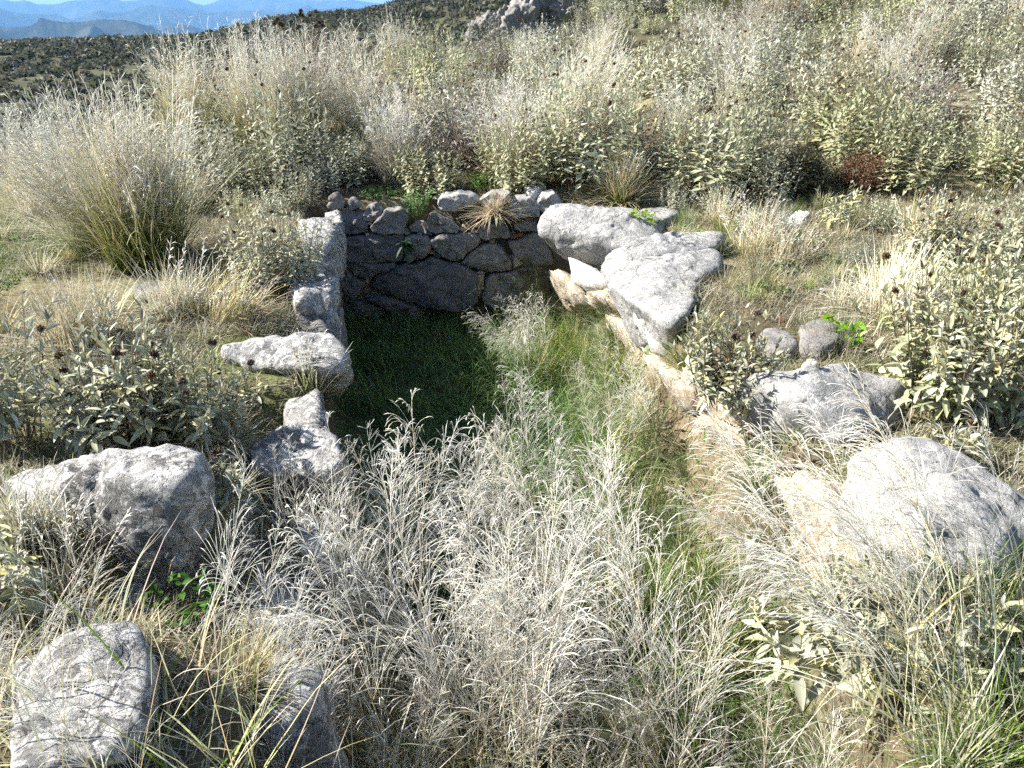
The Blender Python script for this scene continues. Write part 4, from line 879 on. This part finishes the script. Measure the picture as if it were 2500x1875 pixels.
# ------------------------------------------------------------------ grass and ground cover
def sward(name, label, P0, h, w, lean, cols, mat, K=3, droop=.6, seed=0, cat='grass', flat=0.0):
    r = np.random.default_rng(seed); m = len(P0); ph = r.uniform(0, 6.28, m); ln = r.uniform(lean[0], lean[1], m)
    D = np.stack([np.cos(ph) * np.sin(ln), np.sin(ph) * np.sin(ln), np.cos(ln)], -1)
    P = grow(P0, D, h * r.uniform(.5, 1.3, m), droop * r.uniform(.3, 1.5, m), K, .05, r); t = np.linspace(0, 1, K + 1)
    side, _ = perp(unit(np.gradient(P, axis=1))); wd = (w * (1 - .92 * t ** 2))[None] * r.uniform(.6, 1.4, (m, 1)); V, Q = ribbons(P, wd, side)
    cols = np.asarray(cols); ci = r.integers(0, len(cols), m); c = cols[ci] * (1 + r.normal(0, .18, (m, 1))); c = np.repeat(np.clip(c, .01, .9), (K + 1) * 2, 0)
    a = Acc(); a.add(V, Q, C=c); return tag(obj(name, a.mesh(name, mat)), label, cat, kind='stuff')
def scatter(n, box, keep, seed):
    r = np.random.default_rng(seed); x = r.uniform(box[0], box[1], n); y = r.uniform(box[2], box[3], n)
    k = keep(x, y, r); x, y = x[k], y[k]; return np.stack([x, y, ground(x, y)], -1)
patch = lambda x, y, f, s: fbm(np.stack([x * f, y * f, 0 * x + s], -1), 3)
pf = scatter(46000, (-2, 2.6, 1.0, 7.9), lambda x, y, r: (pit_sd(x, y) > .05) & (r.uniform(0, 1, len(x)) < (.25 + .75 * sstep(2.6, 4.2, y)) * sstep(-.75, .0, patch(x, y, 1.6, 44))), 1)
ph0 = .15 + .26 * np.clip(.5 + patch(pf[:, 0], pf[:, 1], 2.2, 5), 0, 1.2)
sward('pit_grass', 'lush green grass covering the floor of the pit', pf, ph0, .0036, (.1, 1.15), [(.07, .17, .025), (.10, .21, .035), (.14, .24, .05), (.19, .24, .08)], M_GREEN, 5, 1.5, 2)
ps = scatter(2200, (-2, 2.6, 1.0, 7.9), lambda x, y, r: (pit_sd(x, y) > .05) & (r.uniform(0, 1, len(x)) < .3 + .7 * sstep(-.2, .9, x)), 31)
sward('pit_straw', 'dry straw blades mixed into the pit grass', ps, .26, .0016, (.2, 1.3), [(.50, .45, .30), (.36, .33, .18), (.24, .26, .10)], M_STRAW, 5, 1.2, 4)
bk_ = scatter(60000, (.2, 3.2, 1.1, 7.4), lambda x, y, r: (pit_sd(x, y) > -.12) & (pit_sd(x, y) < .26) & (r.uniform(0, 1, len(x)) < .7), 71)
sward('bank_grass', 'straggling green and straw grass hanging on the right bank of the pit', bk_, .17, .0024, (.3, 1.4), [(.13, .19, .045), (.22, .25, .08), (.46, .41, .26), (.34, .29, .17)], M_STRAW, 4, 1.3, 72)
def dens(x, y, r): return (pit_sd(x, y) < .06) & (r.uniform(0, 1, len(x)) < np.clip(1.5 - y / 8, .25, 1)) & (np.abs(x) < .75 * y + .6)
pd = scatter(330000, (-6, 7, 1.0, 9.5), lambda x, y, r: dens(x, y, r) & (patch(x, y, .8, 3) > -.35 - .6 * sstep(5, 3.4, y)), 3)
sward('dry_grass', 'short dry grass and thatch covering the ground round the pit', pd, .12, .0019, (.3, 1.5), [(.52, .46, .32), (.42, .36, .23), (.30, .24, .15), (.22, .20, .09)], M_STRAW, 2, .7, 5)
pg = scatter(120000, (-6, 7, 1.0, 9.5), lambda x, y, r: dens(x, y, r) & (patch(x, y, 1.1, 9) + .5 * sstep(-2.2, -3.6, x) + .25 * sstep(2.0, 3.0, x) > .18), 6)
sward('green_turf', 'short fresh green turf between the dry grass', pg, .055, .0017, (.1, 1.1), [(.10, .18, .03), (.14, .22, .04), (.17, .22, .06)], M_GREEN, 2, .6, 7)
lp = at_z(30, 620, 0)
pl = scatter(14000, (lp[0] - 1.6, lp[0] + .55, lp[1] - 1.0, lp[1] + 1.2), lambda x, y, r: patch(x, y, 1.5, 1) > -.5, 8)
sward('clover_lawn', 'bright green low lawn at the left edge below the tussocks', pl, .035, .005, (.2, 1.3), [(.13, .24, .03), (.17, .28, .05), (.20, .27, .07)], M_GREEN, 2, .6, 9)
ph_ = scatter(30000, (-5, 6.5, 1.2, 9.0), lambda x, y, r: dens(x, y, r) & (patch(x, y, 1.3, 21) > .10), 10)
r = np.random.default_rng(12); V, Q, C = leaf_tris(ph_ + np.stack([0 * ph_[:, 0], 0 * ph_[:, 0], r.uniform(.0, .05, len(ph_))], -1), .011, r, (.15, .20, .06)); a = Acc(); a.add(V, Q, C=C)
tag(obj('creeping_herbs', a.mesh('creeping_herbs', M_GREEN)), 'small-leaved green creeping herbs among the dry grass', 'ground cover', kind='stuff')

# small tufts dotted about, sharing a few meshes
def tuft_mesh(seed, n, h, cols, wd=.0022):
    r = np.random.default_rng(seed); ph = r.uniform(0, 6.28, n); ln = r.uniform(.05, 1.15, n) ** 1.0; q = np.sqrt(r.uniform(0, 1, n)) * .06
    P = grow(np.stack([np.cos(ph) * q, np.sin(ph) * q, 0 * q - .02], -1), np.stack([np.cos(ph) * np.sin(ln), np.sin(ph) * np.sin(ln), np.cos(ln)], -1), h * r.uniform(.5, 1.2, n), r.uniform(.3, 1.6, n), 5, .05, r)
    t = np.linspace(0, 1, 6); side, _ = perp(unit(np.gradient(P, axis=1))); V, Q = ribbons(P, (wd * (1 - .95 * t ** 2))[None] * r.uniform(.6, 1.4, (n, 1)), side)
    c = np.asarray(cols)[r.integers(0, len(cols), n)] * (1 + r.normal(0, .15, (n, 1))); a = Acc(); a.add(V, Q, C=np.repeat(np.clip(c, .01, .9), 12, 0)); return a.mesh('grass_tuft', M_STRAW)
DRY = [tuft_mesh(500 + k, 130, .26, [(.62, .56, .40), (.50, .43, .29), (.36, .31, .17), (.30, .30, .13)]) for k in range(4)]
FRESH = [tuft_mesh(520 + k, 130, .34, [(.10, .17, .035), (.15, .22, .05), (.22, .27, .09), (.45, .42, .26)], .0026) for k in range(4)]
def tufts(ms, pts, label, group, s):
    for p in pts:
        o = obj('grass_tuft', ms[int(rng.integers(0, 4))], None, p); o.rotation_euler = (0, 0, rng.uniform(0, 6.28)); k = rng.uniform(*s); o.scale = (k, k, k * rng.uniform(.8, 1.2)); tag(o, label, 'grass', group)
pt = scatter(900, (-5.5, 6, 3.0, 9.0), lambda x, y, r: (pit_sd(x, y) < -.12) & (np.abs(x) < .70 * y + .2) & (r.uniform(0, 1, len(x)) < .20), 61)
tufts(DRY, pt, 'small dry grass tuft among the thatch on the ground round the pit', 'dry tufts on the ground round the pit', (.5, 1.1))
pt = scatter(700, (-.4, 2.4, 2.7, 7.4), lambda x, y, r: (pit_sd(x, y) > .04) & (pit_sd(x, y) < .6) & (x > .05 + .0 * y) & (r.uniform(0, 1, len(x)) < .48), 62)
pt2 = scatter(60, (.95, 2.0, 1.25, 2.1), lambda x, y, r: r.uniform(0, 1, len(x)) < .42, 63)
pt4 = scatter(400, (-2.4, -.5, 1.3, 3.0), lambda x, y, r: (pit_sd(x, y) < .02) & (pit_sd(x, y, TERR) > -.30) & (r.uniform(0, 1, len(x)) < .16), 65)
tufts(DRY, pt4, 'dry tuft on the low terrace between the left blocks', 'dry tufts on the left terrace', (.6, 1.0))
tufts(FRESH, pt2, 'green tuft on the bank in the bottom right corner', 'green tufts in the bottom right corner', (.5, .9))
pt3 = scatter(260, (1.5, 3.6, 3.9, 7.6), lambda x, y, r: (pit_sd(x, y) < -.25) & (x < .52 * y + .1) & (r.uniform(0, 1, len(x)) < .26), 64)
tufts(FRESH, pt3, 'low yellow-green tuft on the open grassy slope right of the slabs', 'yellow-green tufts on the right slope', (.35, .7))
tufts(FRESH, pt, 'sunlit green and straw tuft on the right half of the pit floor', 'green tufts along the right side of the pit', (.7, 1.25))

# pebbles and clods
pp = scatter(9000, (-4, 4.5, 1.2, 8.5), lambda x, y, r: dens(x, y, r) & (r.uniform(0, 1, len(x)) < .45), 81); r = np.random.default_rng(82)
U = np.array([(1, 0, 0), (-1, 0, 0), (0, 1, 0), (0, -1, 0), (0, 0, 1), (0, 0, -1)], float); TT = np.array([(0, 2, 4), (2, 1, 4), (1, 3, 4), (3, 0, 4), (2, 0, 5), (1, 2, 5), (3, 1, 5), (0, 3, 5)])
n = len(pp); sz = .004 + .012 * r.uniform(0, 1, (n, 1, 1)) ** 3; V = pp[:, None] + U[None] * sz * r.uniform(.5, 1.2, (n, 6, 1)) * np.array([1, 1, .6]); C = np.repeat(np.where(r.uniform(0, 1, (n, 1)) < .5, np.array([[.34, .32, .29]]), np.array([[.16, .12, .085]])) * r.uniform(.7, 1.2, (n, 1)), 6, 0)
a = Acc(); a.add(V, T=(TT[None] + 6 * np.arange(n)[:, None, None]).reshape(-1, 3), C=C); tag(obj('pebbles', a.mesh('pebbles', M_HEAD)), 'small pebbles and clods scattered over the bare ground', 'pebbles', kind='stuff')

def herb(p, label, R, H, n, leaf, col, name='green_herb'):
    r = np.random.default_rng(int(abs(p[0] * 311 + p[1] * 97 + n))); root = thing(name, p, label, 'herb'); m = max(8, n // 9)
    ph = r.uniform(0, 6.28, m); q = np.sqrt(r.uniform(0, 1, m)) * R
    S = grow(np.stack([np.cos(ph) * q * .4, np.sin(ph) * q * .4, 0 * q - .01], -1), np.stack([np.cos(ph) * q * .7 / H, np.sin(ph) * q * .7 / H, 1 + 0 * q], -1), H * r.uniform(.6, 1.05, m), .1, 5, .06, r)
    a = Acc(); V, Q = tubes(S, np.linspace(.0018, .0009, 6)[None].repeat(m, 0), 3); a.add(V, Q, C=percol(np.array(col) * .8, m, 6, 3, .1, r)); obj('stems', a.mesh('stems', M_GREEN), root)['kind'] = 'stuff'
    k = r.integers(0, m, n); j = r.integers(2, 6, n); pos = S[k, j]; d = unit(r.normal(0, 1, (n, 3)) * np.array([1, 1, .4]) + np.array([0, 0, .15])); nr = unit(np.array([0, 0, 1.0]) - d * d[:, 2:3] + r.normal(0, .3, (n, 3))); nr = unit(nr - d * np.sum(nr * d, 1, keepdims=True))
    Ls = np.concatenate([pos, d, np.cross(nr, d), nr, (leaf * r.uniform(.6, 1.3, n))[:, None]], 1); c = np.array(col) * (1 + r.normal(0, .15, (n, 1)))
    LV, LQ = leaf_mesh(4, .62, .2, .15); a = Acc(); add_leaves(a, Ls, c, LV, LQ); obj('leaves', a.mesh('leaves', M_GREEN, True), root)['kind'] = 'stuff'
herb(G(1180, 470), 'bright green herb clump behind the rear wall above the pale cap stones', .22, .22, 420, .035, (.16, .32, .04))
herb(G(1570, 585), 'yellow-green herb growing in the gap between the right slabs', .13, .26, 300, .04, (.26, .34, .10))
herb(G(1680, 570), 'low yellow-green herb trailing along the upper slab', .2, .1, 220, .03, (.20, .27, .08))
herb(G(2065, 850), 'glossy bright green broad-leaved herb beside the rounded grey stone', .10, .19, 60, .055, (.20, .36, .06))
herb(at_y(1020, 525, YB + .05), 'green herb spilling through the gap in the rear wall top', .16, .26, 420, .028, (.09, .22, .03))
herb(G(930, 480), 'dark green herb mat behind the left cap stones', .3, .12, 420, .03, (.06, .14, .025))
herb(G(1600, 890), 'lobed green herb at the foot of the right pit wall', .08, .2, 60, .05, (.22, .32, .10))
herb(G(1960, 600), 'yellow-green herb cushion under the egg-shaped white stone', .3, .12, 420, .03, (.25, .29, .10))
herb(G(2120, 700), 'yellow-green herb cushion left of the dry greyish tuft', .3, .14, 420, .03, (.24, .28, .10))
herb(G(1860, 720), 'green herb cushion behind the sage bush on the right rim', .26, .12, 320, .03, (.17, .24, .07))
T(G(1930, 640), 'white drooping tuft in the middle of the grassy right slope', 24, 200, .42, (.2, .9), green=.15, bl=.8, rb=.15, head=.6)
T(G(2080, 760), 'olive tuft right of the glossy herb on the right slope', 6, 260, .36, (.2, .9), green=.8, bl=.9, rb=.14, head=.5)
herb(G(1900, 660), 'patch of green herbs on the slope right of the slabs', .3, .09, 420, .035, (.18, .26, .08))
herb(G(2040, 640), 'pale green creeping herb patch on the right slope', .28, .08, 320, .035, (.22, .28, .12))
herb(at_z(450, 1490, -.1), 'dark green broad leaves in the shade below the white-crusted block', .16, .10, 90, .035, (.06, .12, .035))
# rosette in the wall joint: long drooping leaves
p = at_y(985, 598, YB - .07); root = thing('wall_rosette', p, 'dark green drooping rosette rooted in a joint of the rear wall', 'herb'); r = np.random.default_rng(77)
for k in range(16):
    an = r.uniform(0, 2 * np.pi); d = np.array([[math.cos(an), -.55, math.sin(an) * .8 + .25]])
    S = grow(np.zeros((1, 3)), d, np.array([r.uniform(.10, .19)]), 1.3, 6, .04, r); side, _ = perp(unit(np.gradient(S, axis=1))); w = np.array([[.003, .008, .012, .013, .011, .007, .001]])
    V, Q = ribbons(S, w, side); a = Acc(); a.add(V, Q, C=percol((.05, .105, .045), 1, 7, 2, .2, r)); obj('leaf', a.mesh('leaf', M_GREEN, True), root)
# thistle stalks on the skyline
for px, py, d, lab in ((690, 35, 9.0, 'left'), (722, 30, 9.2, 'second'), (766, 30, 9.1, 'right')):
    tip = at_y(px, py, d); b = np.array([tip[0] - .05, d, gz(tip[0], d)]); r = np.random.default_rng(px); h = tip[2] - b[2]
    root = thing('thistle', b, {'left': 'leftmost of three brown thistle stalks on the skyline', 'second': 'middle of three brown thistle stalks on the skyline', 'right': 'rightmost and fullest of three brown thistle stalks on the skyline'}[lab], 'thistle')
    S = grow(np.zeros((1, 3)), np.array([[.05, 0, 1.0]]), np.array([h]), .0, 8, .02, r); a = Acc(); add_stems(a, S, .004, (.22, .15, .1), r); st = obj('stalk', a.mesh('stalk', M_HEAD, True), root)
    for j in range(5):
        e = S[0, -1] + np.array([r.uniform(-.09, .09), 0, r.uniform(-.16, .02)]); B_ = np.stack([S[0, -3], (S[0, -3] + e) / 2 + np.array([0, 0, -.01]), e])[None]; a = Acc(); V, Q = tubes(B_, np.array([[.002, .0016, .0012]]), 3); a.add(V, Q, C=(.22, .15, .1)); br = obj('branch', a.mesh('branch', M_HEAD), root)
        o = obj('seed_head', SEED, br); o.location = e; o.scale = (1.7, 1.7, 1.9)
print('shrubs', cnt, 'objects', len(bpy.data.objects))
